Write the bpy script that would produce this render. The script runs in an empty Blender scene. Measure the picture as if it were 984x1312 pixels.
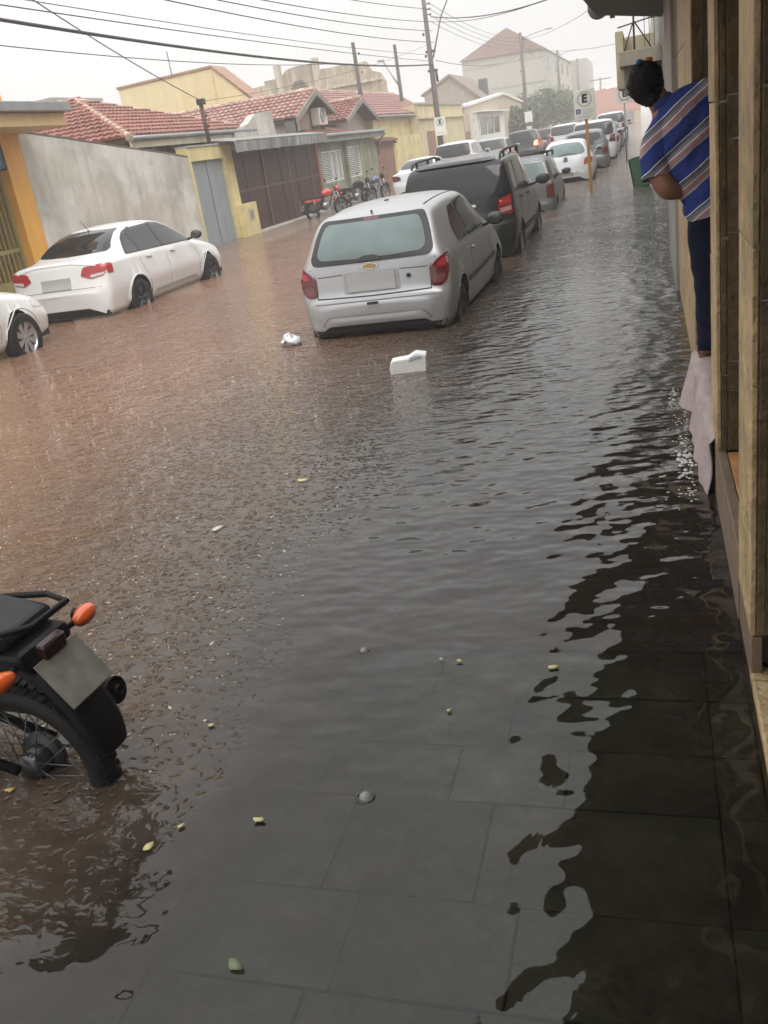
import bpy, bmesh, math, random
import numpy as np
from mathutils import Vector, Matrix, noise
from mathutils.bvhtree import BVHTree
R = math.radians
random.seed(11)
SC = bpy.context.scene
COL = SC.collection

# ------------------------------------------------------------------ camera
CAM_H = 1.75
HAZE = 0.0038
cam_d = bpy.data.cameras.new('camera'); cam = bpy.data.objects.new('camera', cam_d); COL.objects.link(cam)
cam_d.sensor_fit = 'AUTO'; cam_d.sensor_width = 36.0; cam_d.lens = 1140 * 36.0 / 1312.0
cam_d.clip_start = 0.02; cam_d.clip_end = 2500
def _frame():
    f = 1140.0; roll = math.tan(R(9.2))
    d = Vector((827 - 492, 135 - 656, f)).normalized()
    h = Vector((827 + 1000 - 492, 135 - 1000 * roll - 656, f))
    u = d.cross(h).normalized()
    if u.y > 0: u = -u
    r = d.cross(u)
    if r.x < 0: r = -r
    return r, d, u
_r, _d, _u = _frame()
cx = Vector((_r.x, _d.x, _u.x)); cy = -Vector((_r.y, _d.y, _u.y)); cz = -Vector((_r.z, _d.z, _u.z))
M = Matrix(((cx.x, cy.x, cz.x, 0), (cx.y, cy.y, cz.y, 0), (cx.z, cy.z, cz.z, CAM_H), (0, 0, 0, 1)))
cam.matrix_world = M
SC.camera = cam

# ------------------------------------------------------------------ world: overcast rain sky
SUN_EL, SUN_AZ = R(50), R(138)
W = bpy.data.worlds.new('World'); SC.world = W; W.use_nodes = True
nt = W.node_tree; nt.nodes.clear()
def N(t, **k):
    n = nt.nodes.new(t)
    for a, b in k.items(): setattr(n, a, b)
    return n
sky = N('ShaderNodeTexSky', sky_type='NISHITA', sun_disc=False)
sky.sun_elevation = SUN_EL; sky.sun_rotation = SUN_AZ; sky.air_density = 2.0; sky.dust_density = 6.0
hsv = N('ShaderNodeHueSaturation'); hsv.inputs['Saturation'].default_value = 0.12
nt.links.new(sky.outputs[0], hsv.inputs['Color'])
tc = N('ShaderNodeTexCoord'); sep = N('ShaderNodeSeparateXYZ'); nt.links.new(tc.outputs['Generated'], sep.inputs[0])
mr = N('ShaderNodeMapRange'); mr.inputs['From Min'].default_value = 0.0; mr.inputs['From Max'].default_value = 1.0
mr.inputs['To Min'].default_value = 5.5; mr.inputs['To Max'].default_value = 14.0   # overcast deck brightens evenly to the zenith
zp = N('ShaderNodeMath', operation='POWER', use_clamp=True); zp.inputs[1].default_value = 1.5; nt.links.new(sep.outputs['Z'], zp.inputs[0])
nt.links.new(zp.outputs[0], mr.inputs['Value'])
cn = N('ShaderNodeTexNoise'); cn.inputs['Scale'].default_value = 2.2; cn.inputs['Detail'].default_value = 4
nt.links.new(tc.outputs['Generated'], cn.inputs['Vector'])
cr = N('ShaderNodeMapRange'); cr.inputs['From Min'].default_value = .3; cr.inputs['From Max'].default_value = .7
cr.inputs['To Min'].default_value = .93; cr.inputs['To Max'].default_value = 1.07
nt.links.new(cn.outputs[0], cr.inputs['Value'])
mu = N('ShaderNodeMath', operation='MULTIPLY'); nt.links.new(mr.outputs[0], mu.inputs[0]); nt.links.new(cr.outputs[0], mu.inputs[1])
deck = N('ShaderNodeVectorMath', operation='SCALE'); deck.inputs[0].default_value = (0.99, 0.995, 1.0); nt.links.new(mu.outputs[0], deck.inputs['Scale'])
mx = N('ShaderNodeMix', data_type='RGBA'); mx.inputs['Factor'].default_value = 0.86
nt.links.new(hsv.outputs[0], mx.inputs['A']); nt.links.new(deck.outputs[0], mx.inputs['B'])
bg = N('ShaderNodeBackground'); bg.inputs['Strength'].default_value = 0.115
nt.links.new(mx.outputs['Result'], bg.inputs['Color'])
wo = N('ShaderNodeOutputWorld'); nt.links.new(bg.outputs[0], wo.inputs['Surface'])

sl = bpy.data.lights.new('sun', 'SUN'); sun = bpy.data.objects.new('sun', sl); COL.objects.link(sun)
sl.energy = 0.9; sl.angle = R(40); sl.color = (1.0, 0.985, 0.965)
sd = Vector((math.cos(SUN_EL) * math.sin(SUN_AZ), math.cos(SUN_EL) * math.cos(SUN_AZ), math.sin(SUN_EL)))
sun.rotation_euler = sd.to_track_quat('Z', 'Y').to_euler(); sun.location = (0, 0, 30)

SC.view_settings.view_transform = 'Standard'; SC.view_settings.look = 'None'
SC.view_settings.exposure = 0.70; SC.view_settings.gamma = 1.0
SC.render.engine = 'CYCLES'
cyc = SC.cycles
cyc.use_denoising = True
try: cyc.denoiser = 'OPENIMAGEDENOISE'
except Exception: pass
cyc.max_bounces = 7; cyc.diffuse_bounces = 3; cyc.glossy_bounces = 3; cyc.transmission_bounces = 4
cyc.transparent_max_bounces = 12; cyc.volume_bounces = 1; cyc.caustics_reflective = False; cyc.caustics_refractive = False
cyc.sample_clamp_indirect = 4.0

# ------------------------------------------------------------------ materials
MATS = {}
def newmat(name):
    m = bpy.data.materials.new(name); m.use_nodes = True
    MATS[name] = m
    return m, m.node_tree, m.node_tree.nodes['Principled BSDF']
def lk(t, a, b): t.links.new(a, b)
def pm(name, col, rough=.6, metal=0., var=.15, scale=3., bump=0., bscale=40., coat=0., island=0., streak=0., spec=.5, stain=None, stain_amt=.5, stain_scale=1.2):
    if name in MATS: return MATS[name]
    m, t, b = newmat(name)
    b.inputs['Roughness'].default_value = rough; b.inputs['Metallic'].default_value = metal
    b.inputs['Coat Weight'].default_value = coat; b.inputs['Coat Roughness'].default_value = .06
    b.inputs['Specular IOR Level'].default_value = spec
    tcn = t.nodes.new('ShaderNodeTexCoord')
    n1 = t.nodes.new('ShaderNodeTexNoise'); n1.inputs['Scale'].default_value = scale; n1.inputs['Detail'].default_value = 6
    lk(t, tcn.outputs['Object'], n1.inputs['Vector'])
    r1 = t.nodes.new('ShaderNodeMapRange'); r1.inputs['From Min'].default_value = .3; r1.inputs['From Max'].default_value = .7
    r1.inputs['To Min'].default_value = 1 - var; r1.inputs['To Max'].default_value = 1 + var
    lk(t, n1.outputs[0], r1.inputs['Value'])
    val = r1.outputs[0]
    if island:
        g = t.nodes.new('ShaderNodeNewGeometry'); oi = t.nodes.new('ShaderNodeObjectInfo')
        ad = t.nodes.new('ShaderNodeMath'); ad.operation = 'ADD'; lk(t, g.outputs['Random Per Island'], ad.inputs[0]); lk(t, oi.outputs['Random'], ad.inputs[1])
        fr = t.nodes.new('ShaderNodeMath'); fr.operation = 'FRACT'; lk(t, ad.outputs[0], fr.inputs[0])
        r2 = t.nodes.new('ShaderNodeMapRange'); r2.inputs['To Min'].default_value = 1 - island; r2.inputs['To Max'].default_value = 1 + island
        lk(t, fr.outputs[0], r2.inputs['Value'])
        mm = t.nodes.new('ShaderNodeMath'); mm.operation = 'MULTIPLY'; lk(t, val, mm.inputs[0]); lk(t, r2.outputs[0], mm.inputs[1]); val = mm.outputs[0]
    if streak:
        mp = t.nodes.new('ShaderNodeMapping'); mp.inputs['Scale'].default_value = (5, 5, .5); lk(t, tcn.outputs['Object'], mp.inputs[0])
        n3 = t.nodes.new('ShaderNodeTexNoise'); n3.inputs['Scale'].default_value = 1.; n3.inputs['Detail'].default_value = 5; lk(t, mp.outputs[0], n3.inputs['Vector'])
        r3 = t.nodes.new('ShaderNodeMapRange'); r3.inputs['From Min'].default_value = .35; r3.inputs['From Max'].default_value = .7
        r3.inputs['To Min'].default_value = 1 + streak * .3; r3.inputs['To Max'].default_value = 1 - streak
        lk(t, n3.outputs[0], r3.inputs['Value'])
        mm = t.nodes.new('ShaderNodeMath'); mm.operation = 'MULTIPLY'; lk(t, val, mm.inputs[0]); lk(t, r3.outputs[0], mm.inputs[1]); val = mm.outputs[0]
    sc = t.nodes.new('ShaderNodeVectorMath'); sc.operation = 'SCALE'; sc.inputs[0].default_value = col[:3]; lk(t, val, sc.inputs['Scale'])
    out = sc.outputs[0]
    if stain:
        n4 = t.nodes.new('ShaderNodeTexNoise'); n4.inputs['Scale'].default_value = stain_scale; n4.inputs['Detail'].default_value = 8; n4.inputs['Roughness'].default_value = .65
        lk(t, tcn.outputs['Object'], n4.inputs['Vector'])
        r4 = t.nodes.new('ShaderNodeMapRange'); r4.inputs['From Min'].default_value = .48; r4.inputs['From Max'].default_value = .66; r4.inputs['To Max'].default_value = stain_amt
        lk(t, n4.outputs[0], r4.inputs['Value'])
        mxx = t.nodes.new('ShaderNodeMix'); mxx.data_type = 'RGBA'; lk(t, r4.outputs[0], mxx.inputs['Factor']); lk(t, out, mxx.inputs['A'])
        mxx.inputs['B'].default_value = (*stain, 1); out = mxx.outputs['Result']
    lk(t, out, b.inputs['Base Color'])
    if bump:
        n2 = t.nodes.new('ShaderNodeTexNoise'); n2.inputs['Scale'].default_value = bscale; n2.inputs['Detail'].default_value = 5
        lk(t, tcn.outputs['Object'], n2.inputs['Vector'])
        bp = t.nodes.new('ShaderNodeBump'); bp.inputs['Strength'].default_value = bump; bp.inputs['Distance'].default_value = .018 if 'stone' in name else .01
        lk(t, n2.outputs[0], bp.inputs['Height']); lk(t, bp.outputs[0], b.inputs['Normal'])
        if coat: lk(t, bp.outputs[0], b.inputs['Coat Normal'])
    return m
def emat(name, col, strength):
    if name in MATS: return MATS[name]
    m, t, b = newmat(name)
    b.inputs['Base Color'].default_value = (*col, 1); b.inputs['Emission Color'].default_value = (*col, 1); b.inputs['Emission Strength'].default_value = strength
    b.inputs['Roughness'].default_value = .3
    return m

# ------------------------------------------------------------------ mesh helpers
class MB:
    def __init__(s): s.v = []; s.f = []; s.m = []; s.sm = []
    def add(s, vs, fs, mi=0, sm=False):
        o = len(s.v); s.v += [tuple(p) for p in vs]
        for f in fs: s.f.append(tuple(i + o for i in f)); s.m.append(mi); s.sm.append(sm)
        return s
    def box(s, x0, x1, y0, y1, z0, z1, mi=0):
        vs = [(x, y, z) for x in (x0, x1) for y in (y0, y1) for z in (z0, z1)]
        return s.add(vs, [(0, 1, 3, 2), (4, 6, 7, 5), (0, 4, 5, 1), (2, 3, 7, 6), (0, 2, 6, 4), (1, 5, 7, 3)], mi)
    def obox(s, c, size, rot=None, mi=0):
        c = Vector(c); h = Vector(size) / 2
        rot = rot or Matrix.Identity(3)
        vs = [c + rot @ Vector((x * h.x, y * h.y, z * h.z)) for x in (-1, 1) for y in (-1, 1) for z in (-1, 1)]
        return s.add(vs, [(0, 1, 3, 2), (4, 6, 7, 5), (0, 4, 5, 1), (2, 3, 7, 6), (0, 2, 6, 4), (1, 5, 7, 3)], mi)
    def tube(s, pts, r, n=8, mi=0, cap=True, sq=1.0):
        pts = [Vector(p) for p in pts]; k = len(pts)
        rs = r if isinstance(r, (list, tuple)) else [r] * k
        vs = []; up = None
        for i, p in enumerate(pts):
            t = (pts[min(i + 1, k - 1)] - pts[max(i - 1, 0)]).normalized()
            if up is None: up = Vector((0, 0, 1)) if abs(t.z) < .9 else Vector((1, 0, 0))
            a = t.cross(up).normalized(); b = a.cross(t).normalized(); up = b
            for j in range(n):
                an = 2 * math.pi * (j + .5) / n
                vs.append(p + a * math.cos(an) * rs[i] + b * math.sin(an) * rs[i] * sq)
        fs = [(i * n + j, i * n + (j + 1) % n, (i + 1) * n + (j + 1) % n, (i + 1) * n + j) for i in range(k - 1) for j in range(n)]
        o = len(s.v); s.add(vs, fs, mi, n > 4)
        if cap: s.f.append(tuple(o + j for j in range(n))[::-1]); s.m.append(mi); s.sm.append(False); s.f.append(tuple(o + (k - 1) * n + j for j in range(n))); s.m.append(mi); s.sm.append(False)
        return s
    def prism(s, poly, axis, a, b, mi=0, sm=False):
        def P(u, v, w): return {'x': (w, u, v), 'y': (u, w, v), 'z': (u, v, w)}[axis]
        n = len(poly); vs = [P(u, v, a) for u, v in poly] + [P(u, v, b) for u, v in poly]
        s.add(vs, [tuple(range(n))[::-1], tuple(range(n, 2 * n))], mi)
        o = len(s.v) - 2 * n
        for i in range(n): s.f.append((o + i, o + (i + 1) % n, o + n + (i + 1) % n, o + n + i)); s.m.append(mi); s.sm.append(sm)
        return s
    def lathe(s, prof, c, axis='y', n=24, mi=0, rot=None):
        c = Vector(c); vs = []
        for r, h in prof:
            for j in range(n):
                an = 2 * math.pi * j / n; a, b = r * math.cos(an), r * math.sin(an)
                p = Vector({'x': (h, a, b), 'y': (a, h, b), 'z': (a, b, h)}[axis])
                if rot: p = rot @ p
                vs.append(c + p)
        k = len(prof)
        return s.add(vs, [(i * n + j, i * n + (j + 1) % n, (i + 1) * n + (j + 1) % n, (i + 1) * n + j) for i in range(k - 1) for j in range(n)], mi, True)
    def ball(s, c, rad, n=12, k=8, mi=0, rot=None):
        rad = Vector(rad) if not isinstance(rad, (int, float)) else Vector((rad, rad, rad)); c = Vector(c)
        vs = []
        for i in range(k + 1):
            th = math.pi * i / k
            for j in range(n):
                ph = 2 * math.pi * j / n
                p = Vector((rad.x * math.sin(th) * math.cos(ph), rad.y * math.sin(th) * math.sin(ph), rad.z * math.cos(th)))
                vs.append(c + (rot @ p if rot else p))
        return s.add(vs, [(i * n + j, (i + 1) * n + j, (i + 1) * n + (j + 1) % n, i * n + (j + 1) % n) for i in range(k) for j in range(n)], mi, True)
    def mesh(s, name, mats):
        me = bpy.data.meshes.new(name); me.from_pydata(s.v, [], s.f)
        mats = mats if isinstance(mats, (list, tuple)) else [mats]
        for m in mats: me.materials.append(m)
        me.polygons.foreach_set('material_index', s.m); me.polygons.foreach_set('use_smooth', s.sm)
        me.validate(); me.update()
        bm = bmesh.new(); bm.from_mesh(me); bmesh.ops.remove_doubles(bm, verts=bm.verts, dist=1e-5)
        bmesh.ops.recalc_face_normals(bm, faces=bm.faces); bm.to_mesh(me); bm.free()
        return me
    def build(s, name, mats, parent=None, bevel=0, world=False, seg=2):
        return link(name, s.mesh(name, mats), parent, bevel, world, seg)
def link(name, me, parent=None, bevel=0, world=False, seg=2, loc=None, rot=None):
    o = bpy.data.objects.new(name, me); COL.objects.link(o)
    if parent:
        o.parent = parent
        if world:
            q = parent; off = Vector((0, 0, 0))
            while q: off += q.location; q = q.parent
            o.location = -off
    if loc is not None: o.location = loc
    if rot is not None: o.rotation_euler = rot
    if bevel:
        b = o.modifiers.new('edge', 'BEVEL'); b.width = bevel; b.segments = seg; b.limit_method = 'ANGLE'; b.angle_limit = R(35)
    return o
def T(o, label=None, cat=None, group=None, kind=None):
    if label: o['label'] = label
    if cat: o['category'] = cat
    if group: o['group'] = group
    if kind: o['kind'] = kind
    return o
def E(name, loc, label, cat, group=None, rz=0.):
    o = bpy.data.objects.new(name, None); COL.objects.link(o); o.location = loc; o.rotation_euler = (0, 0, rz); o.empty_display_size = .2
    return T(o, label, cat, group)
def part(name, x0, x1, y0, y1, z0, z1, m, parent, bevel=0, world=True):
    return MB().box(x0, x1, y0, y1, z0, z1).build(name, m, parent, bevel, world)

# ================================================================== SETTING
def water_material():
    m, t, b = newmat('flood_water'); t.nodes.remove(b)
    out = t.nodes['Material Output']
    def n(ty, **k):
        q = t.nodes.new(ty)
        for a, v in k.items():
            if a.startswith('i_'): q.inputs[a[2:].replace('_', ' ')].default_value = v
            else: setattr(q, a, v)
        return q
    def sock(x): return x.outputs[0] if hasattr(x, 'outputs') else x
    def ma(op, a, c=None, d=None):
        q = t.nodes.new('ShaderNodeMath'); q.operation = op
        for i, x in enumerate((a, c, d)):
            if x is None: continue
            if isinstance(x, (int, float)): q.inputs[i].default_value = x
            else: lk(t, sock(x), q.inputs[i])
        return q
    def ramp(x, a, c, lo=0., hi=1., smooth=True):
        q = t.nodes.new('ShaderNodeMapRange'); q.interpolation_type = 'SMOOTHSTEP' if smooth else 'LINEAR'
        q.inputs['From Min'].default_value = a; q.inputs['From Max'].default_value = c; q.inputs['To Min'].default_value = lo; q.inputs['To Max'].default_value = hi
        lk(t, sock(x), q.inputs['Value']); return q
    g = n('ShaderNodeTexCoord'); sp = n('ShaderNodeSeparateXYZ'); lk(t, g.outputs['Object'], sp.inputs[0])
    X, Y = sp.outputs['X'], sp.outputs['Y']
    def noise_(scale, detail=2, sx=1, sy=1, rot=0., rough=.5):
        mp = n('ShaderNodeMapping'); mp.inputs['Scale'].default_value = (sx, sy, 1); mp.inputs['Rotation'].default_value = (0, 0, rot)
        lk(t, g.outputs['Object'], mp.inputs[0])
        q = n('ShaderNodeTexNoise'); q.inputs['Scale'].default_value = scale; q.inputs['Detail'].default_value = detail; q.inputs['Roughness'].default_value = rough
        lk(t, mp.outputs[0], q.inputs['Vector']); return q
    wob = noise_(.7, 3)
    Xw = ma('ADD', X, ma('MULTIPLY', ma('SUBTRACT', wob, .5), 1.3))
    rain = ma('MAXIMUM', ramp(Xw, -1.25, -2.1), ma('MULTIPLY', ramp(Y, 9, 15), .8))
    rain = ma('MULTIPLY', rain, ramp(Y, 30, 70, 1, .35))
    rain = ma('MULTIPLY', rain, ramp(Y, 1.5, 3.4, .35, 1.))
    chop = ramp(Y, 3.2, 6.5)
    calm = noise_(3.3, 1, 1.15, .9, R(18))
    h = ma('MULTIPLY', calm, ramp(Y, 1.2, 4, .0270, .0260))
    h = ma('ADD', h, ma('MULTIPLY', noise_(7.5, 1, .8, 1.3, R(-20)), ramp(Y, 1.2, 4.5, .0080, .0190)))
    h = ma('ADD', h, ma('MULTIPLY', ma('MULTIPLY', noise_(19, 3, .8, 1.5, R(10)), chop), .0050))
    # ring ripples from drops
    def rings(scale, amp, freq, seed):
        mp = n('ShaderNodeMapping'); mp.inputs['Location'].default_value = (seed, seed * 1.7, 0); lk(t, g.outputs['Object'], mp.inputs[0])
        v = n('ShaderNodeTexVoronoi', voronoi_dimensions='2D'); v.inputs['Scale'].default_value = scale; lk(t, mp.outputs[0], v.inputs['Vector'])
        sc_ = n('ShaderNodeSeparateColor'); lk(t, v.outputs['Color'], sc_.inputs[0])
        rad = ma('MULTIPLY', ma('ADD', sc_.outputs[0], .15), .38)
        dd = ma('SUBTRACT', v.outputs['Distance'], rad)
        env = ma('SUBTRACT', 1., ma('MINIMUM', ma('ABSOLUTE', ma('MULTIPLY', dd, 7.)), 1.))
        on = ma('GREATER_THAN', sc_.outputs[1], .35)
        return ma('MULTIPLY', ma('MULTIPLY', ma('MULTIPLY', ma('SINE', ma('MULTIPLY', dd, freq)), env), on), amp)
    h = ma('ADD', h, ma('MULTIPLY', rings(5.0, .0009, 55, 3.), ramp(rain, 0, 1, .05, 1)))
    h = ma('ADD', h, ma('MULTIPLY', rings(9.0, .0009, 50, 7.), rain))
    # pits and crowns where the rain hits hard
    v = n('ShaderNodeTexVoronoi', voronoi_dimensions='2D'); v.inputs['Scale'].default_value = 25; v.inputs['Randomness'].default_value = 1
    mpv = n('ShaderNodeMapping'); mpv.inputs['Scale'].default_value = (.8, 1.1, 1); lk(t, g.outputs['Object'], mpv.inputs[0])
    wn = noise_(9, 2); vadd = n('ShaderNodeVectorMath', operation='ADD'); wsc = n('ShaderNodeVectorMath', operation='SCALE'); wsc.inputs['Scale'].default_value = .12
    lk(t, wn.outputs['Color'], wsc.inputs[0]); lk(t, mpv.outputs[0], vadd.inputs[0]); lk(t, wsc.outputs[0], vadd.inputs[1]); lk(t, vadd.outputs[0], v.inputs['Vector'])
    sc2 = n('ShaderNodeSeparateColor'); lk(t, v.outputs['Color'], sc2.inputs[0])
    pit = ma('MULTIPLY', ma('SUBTRACT', 1., ramp(v.outputs['Distance'], .0, .42)), ma('GREATER_THAN', sc2.outputs[0], .3))
    h = ma('ADD', h, ma('MULTIPLY', ma('MULTIPLY', pit, -.0155), rain))
    h = ma('ADD', h, ma('MULTIPLY', ma('MULTIPLY', noise_(34, 3, .8, 1.2), ma('MULTIPLY', rain, ramp(noise_(1.1, 3), .35, .65, .45, 1.5))), .0100))
    bp = n('ShaderNodeBump'); bp.inputs['Strength'].default_value = 1; bp.inputs['Distance'].default_value = 1.0
    lk(t, sock(h), bp.inputs['Height'])
    # body colour: silt
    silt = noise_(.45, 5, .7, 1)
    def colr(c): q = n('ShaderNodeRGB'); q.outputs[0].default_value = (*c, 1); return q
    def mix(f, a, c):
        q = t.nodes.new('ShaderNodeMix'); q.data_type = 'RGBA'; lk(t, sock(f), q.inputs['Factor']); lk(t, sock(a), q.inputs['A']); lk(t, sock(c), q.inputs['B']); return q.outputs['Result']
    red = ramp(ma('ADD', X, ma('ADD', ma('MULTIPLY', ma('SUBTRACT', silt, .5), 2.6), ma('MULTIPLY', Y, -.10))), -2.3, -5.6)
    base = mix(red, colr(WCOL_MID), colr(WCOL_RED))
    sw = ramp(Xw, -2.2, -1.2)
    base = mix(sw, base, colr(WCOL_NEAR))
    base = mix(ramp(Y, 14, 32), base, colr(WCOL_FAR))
    fine = noise_(13, 4); fsc = n('ShaderNodeVectorMath', operation='SCALE'); lk(t, sock(base) if not hasattr(base, 'is_output') else base, fsc.inputs[0])
    lk(t, sock(ma('MULTIPLY', ramp(fine, .3, .7, .82, 1.18, False), ramp(silt, .3, .7, .9, 1.1, False))), fsc.inputs['Scale'])
    dif = n('ShaderNodeBsdfDiffuse'); lk(t, fsc.outputs[0], dif.inputs['Color'])
    tr = n('ShaderNodeBsdfTransparent'); tr.inputs['Color'].default_value = (.78, .74, .62, 1)
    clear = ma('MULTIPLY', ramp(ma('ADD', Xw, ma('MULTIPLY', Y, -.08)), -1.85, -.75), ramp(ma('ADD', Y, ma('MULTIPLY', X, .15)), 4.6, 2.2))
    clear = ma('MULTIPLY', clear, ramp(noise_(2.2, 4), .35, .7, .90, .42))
    body = n('ShaderNodeMixShader'); lk(t, sock(clear), body.inputs[0]); lk(t, dif.outputs[0], body.inputs[1]); lk(t, tr.outputs[0], body.inputs[2])
    gl = n('ShaderNodeBsdfGlossy'); gl.inputs['Roughness'].default_value = .025; gl.inputs['Color'].default_value = (1, 1, 1, 1)
    lk(t, bp.outputs[0], gl.inputs['Normal'])
    fr = n('ShaderNodeFresnel'); fr.inputs['IOR'].default_value = 1.41; lk(t, bp.outputs[0], fr.inputs['Normal'])
    fin = n('ShaderNodeMixShader'); lk(t, fr.outputs[0], fin.inputs[0]); lk(t, body.outputs[0], fin.inputs[1]); lk(t, gl.outputs[0], fin.inputs[2])
    lk(t, fin.outputs[0], out.inputs['Surface'])
    return m
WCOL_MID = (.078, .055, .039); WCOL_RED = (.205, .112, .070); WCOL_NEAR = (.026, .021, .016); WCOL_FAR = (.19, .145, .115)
def gridsheet(name, x0, x1, y0, y1, z, m, nx=1, ny=1):
    vs = [(x0 + (x1 - x0) * i / nx, y0 + (y1 - y0) * j / ny, z) for j in range(ny + 1) for i in range(nx + 1)]
    fs = [(j * (nx + 1) + i, j * (nx + 1) + i + 1, (j + 1) * (nx + 1) + i + 1, (j + 1) * (nx + 1) + i) for j in range(ny) for i in range(nx)]
    return MB().add(vs, fs).build(name, m)
asphalt = pm('wet_asphalt', (.05, .048, .045), .5, var=.3, scale=8, bump=.3)
T(gridsheet('ground', -420, 420, -60, 560, -.24, pm('mud_ground', (.10, .075, .055), .8, var=.2), 4, 4), kind='structure')
T(MB().box(-9.3, -1.62, -20, 330, -.235, -.19).build('road', asphalt), kind='structure')
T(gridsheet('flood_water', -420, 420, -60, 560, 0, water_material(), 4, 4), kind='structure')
# pavements
cement = pm('old_cement_paving', (.060, .042, .030), .6, var=.25, scale=5, bump=.4, bscale=20, stain=(.12, .075, .05), stain_amt=.7, stain_scale=2.5)
T(MB().box(-1.5, .26, 2.86, 120, -.23, -.05).build('pavement_cement', cement), kind='structure')
T(MB().box(-11.1, -9.45, -10, 120, -.23, -.03).build('pavement_opposite', cement), kind='structure')
T(MB().box(-1.62, -1.5, -2, 120, -.23, -.045).build('kerb', pm('kerb_stone', (.16, .15, .13), .6)), kind='structure')
T(MB().box(-9.45, -9.3, -10, 120, -.23, -.025).build('kerb_opposite', MATS['kerb_stone']), kind='structure')
slabm = pm('green_grey_slate', (.055, .068, .058), .45, var=.35, scale=7, bump=.7, bscale=22, island=.30, stain=(.15, .145, .115), stain_amt=.8, stain_scale=4.2)
paving = MB().box(-1.5, .26, -.6, 2.858, -.23, -.075).build('pavement', pm('dark_mortar', (.042, .047, .040), .8)); T(paving, kind='structure')
rs = random.Random(5)
ys = [-.58, -.1, .34, .72, 1.02, 1.36, 1.66, 2.03, 2.29, 2.57, 2.852]
for r_ in range(len(ys) - 1):
    y0, y1 = ys[r_], ys[r_ + 1]
    x = .255
    cuts = [.255, .13] if r_ >= 5 else [.255]
    while cuts[-1] > -1.49: cuts.append(max(-1.495, cuts[-1] - rs.choice((.26, .34, .42, .5, .62))))
    if cuts[-2] + 1.495 < .12: cuts.pop(-2)
    for a, b_ in zip(cuts[:-1], cuts[1:]):
        dz = rs.uniform(-.004, .004); j = .0022
        q = MB().box(b_ + j, a - j, y0 + j + rs.uniform(0, .003), y1 - j, -.09, -.056 + dz)
        link('slab', q.mesh('slab', slabm), paving, bevel=.004)

# ------------------------------------------------------------------ right-hand building (photographer's doorway)
stone_dk = pm('brown_shaded_stone', (.125, .087, .043), .55, spec=.25, var=.38, scale=9, bump=1., bscale=24, island=.22, stain=(.09, .075, .05), stain_amt=.7, stain_scale=3.)  # brown darkened: shade put into the colour of faces turned from the street
stone_lt = pm('beige_lit_stone', (.52, .385, .205), .6, var=.24, scale=9, bump=1., bscale=28, island=.12, stain=(.24, .18, .10), stain_amt=.75, stain_scale=4.)  # lighter tone: daylight from the street put into the stone colour
grout = pm('pale_grout', (.60, .54, .42), .8, var=.2, scale=20)
plaster = pm('beige_render', (.42, .36, .26), .7, var=.12, scale=3, bump=.3, streak=.25)
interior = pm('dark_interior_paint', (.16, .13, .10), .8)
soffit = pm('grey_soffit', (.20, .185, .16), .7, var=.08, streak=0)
bld = E('stone_clad_building', (.26, 4, 0), 'brown stone clad building with deep doorways along the right side of the flooded street', 'building')
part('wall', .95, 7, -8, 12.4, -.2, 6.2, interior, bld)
part('upper_wall', .262, .948, -8, 12.4, 3.02, 6.1, plaster, bld)
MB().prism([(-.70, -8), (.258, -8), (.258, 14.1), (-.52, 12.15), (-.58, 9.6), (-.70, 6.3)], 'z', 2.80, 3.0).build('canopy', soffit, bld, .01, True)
part('canopy_fascia', -.733, -.703, -8, 6.3, 2.79, 3.12, pm('grey_fascia', (.40, .38, .35), .6, var=.1), bld)
def stone_column(y0, y1, x1, zb, zt, fr_light, fr_dark, split_x):
    """clad column: core, street-side stones coloured as lit, door-side stones coloured as shaded, grout joints"""
    part('column_core', .275, x1, y0 + .015, y1, zb, zt, grout, bld)
    zz = [zb] + fr_light + [zt]
    for a, b_ in zip(zz[:-1], zz[1:]):
        link('stone', MB().box(.26 - random.uniform(0, .003), .2745, y0 + .002, y1 - .002, a + .003, b_ - .003).mesh('stone', stone_lt), bld, bevel=.003).location = -bld.location
    cols = [.2755] + split_x + [x1]
    for k, (xa, xb) in enumerate(zip(cols[:-1], cols[1:])):
        zz = [zb] + fr_dark[k] + [zt]
        for a, b_ in zip(zz[:-1], zz[1:]):
            link('stone', MB().box(xa + .003, xb - .003, y0 - random.uniform(0, .004), y0 + .0145, a + .005, b_ - .004).mesh('stone', stone_dk), bld, bevel=.003).location = -bld.location
# column nearest the camera (A)
stone_column(2.60, 3.0, .80, .17, 3.0, [.98, 1.36], [[1.22, 1.75], [.45, .9, 1.18, 1.62], [.6, 1.4]], [.305, .50])
part('column_plinth', .30, .80, 2.66, 2.98, .035, .16, stone_dk, bld)
# second column (B)
stone_column(4.03, 4.40, .80, .27, 3.0, [1.1, 1.72], [[.62, 1.20, 1.72], [.55, .68, 1.22, 1.58, 1.74], [.9, 1.6]], [.302, .42])
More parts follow.
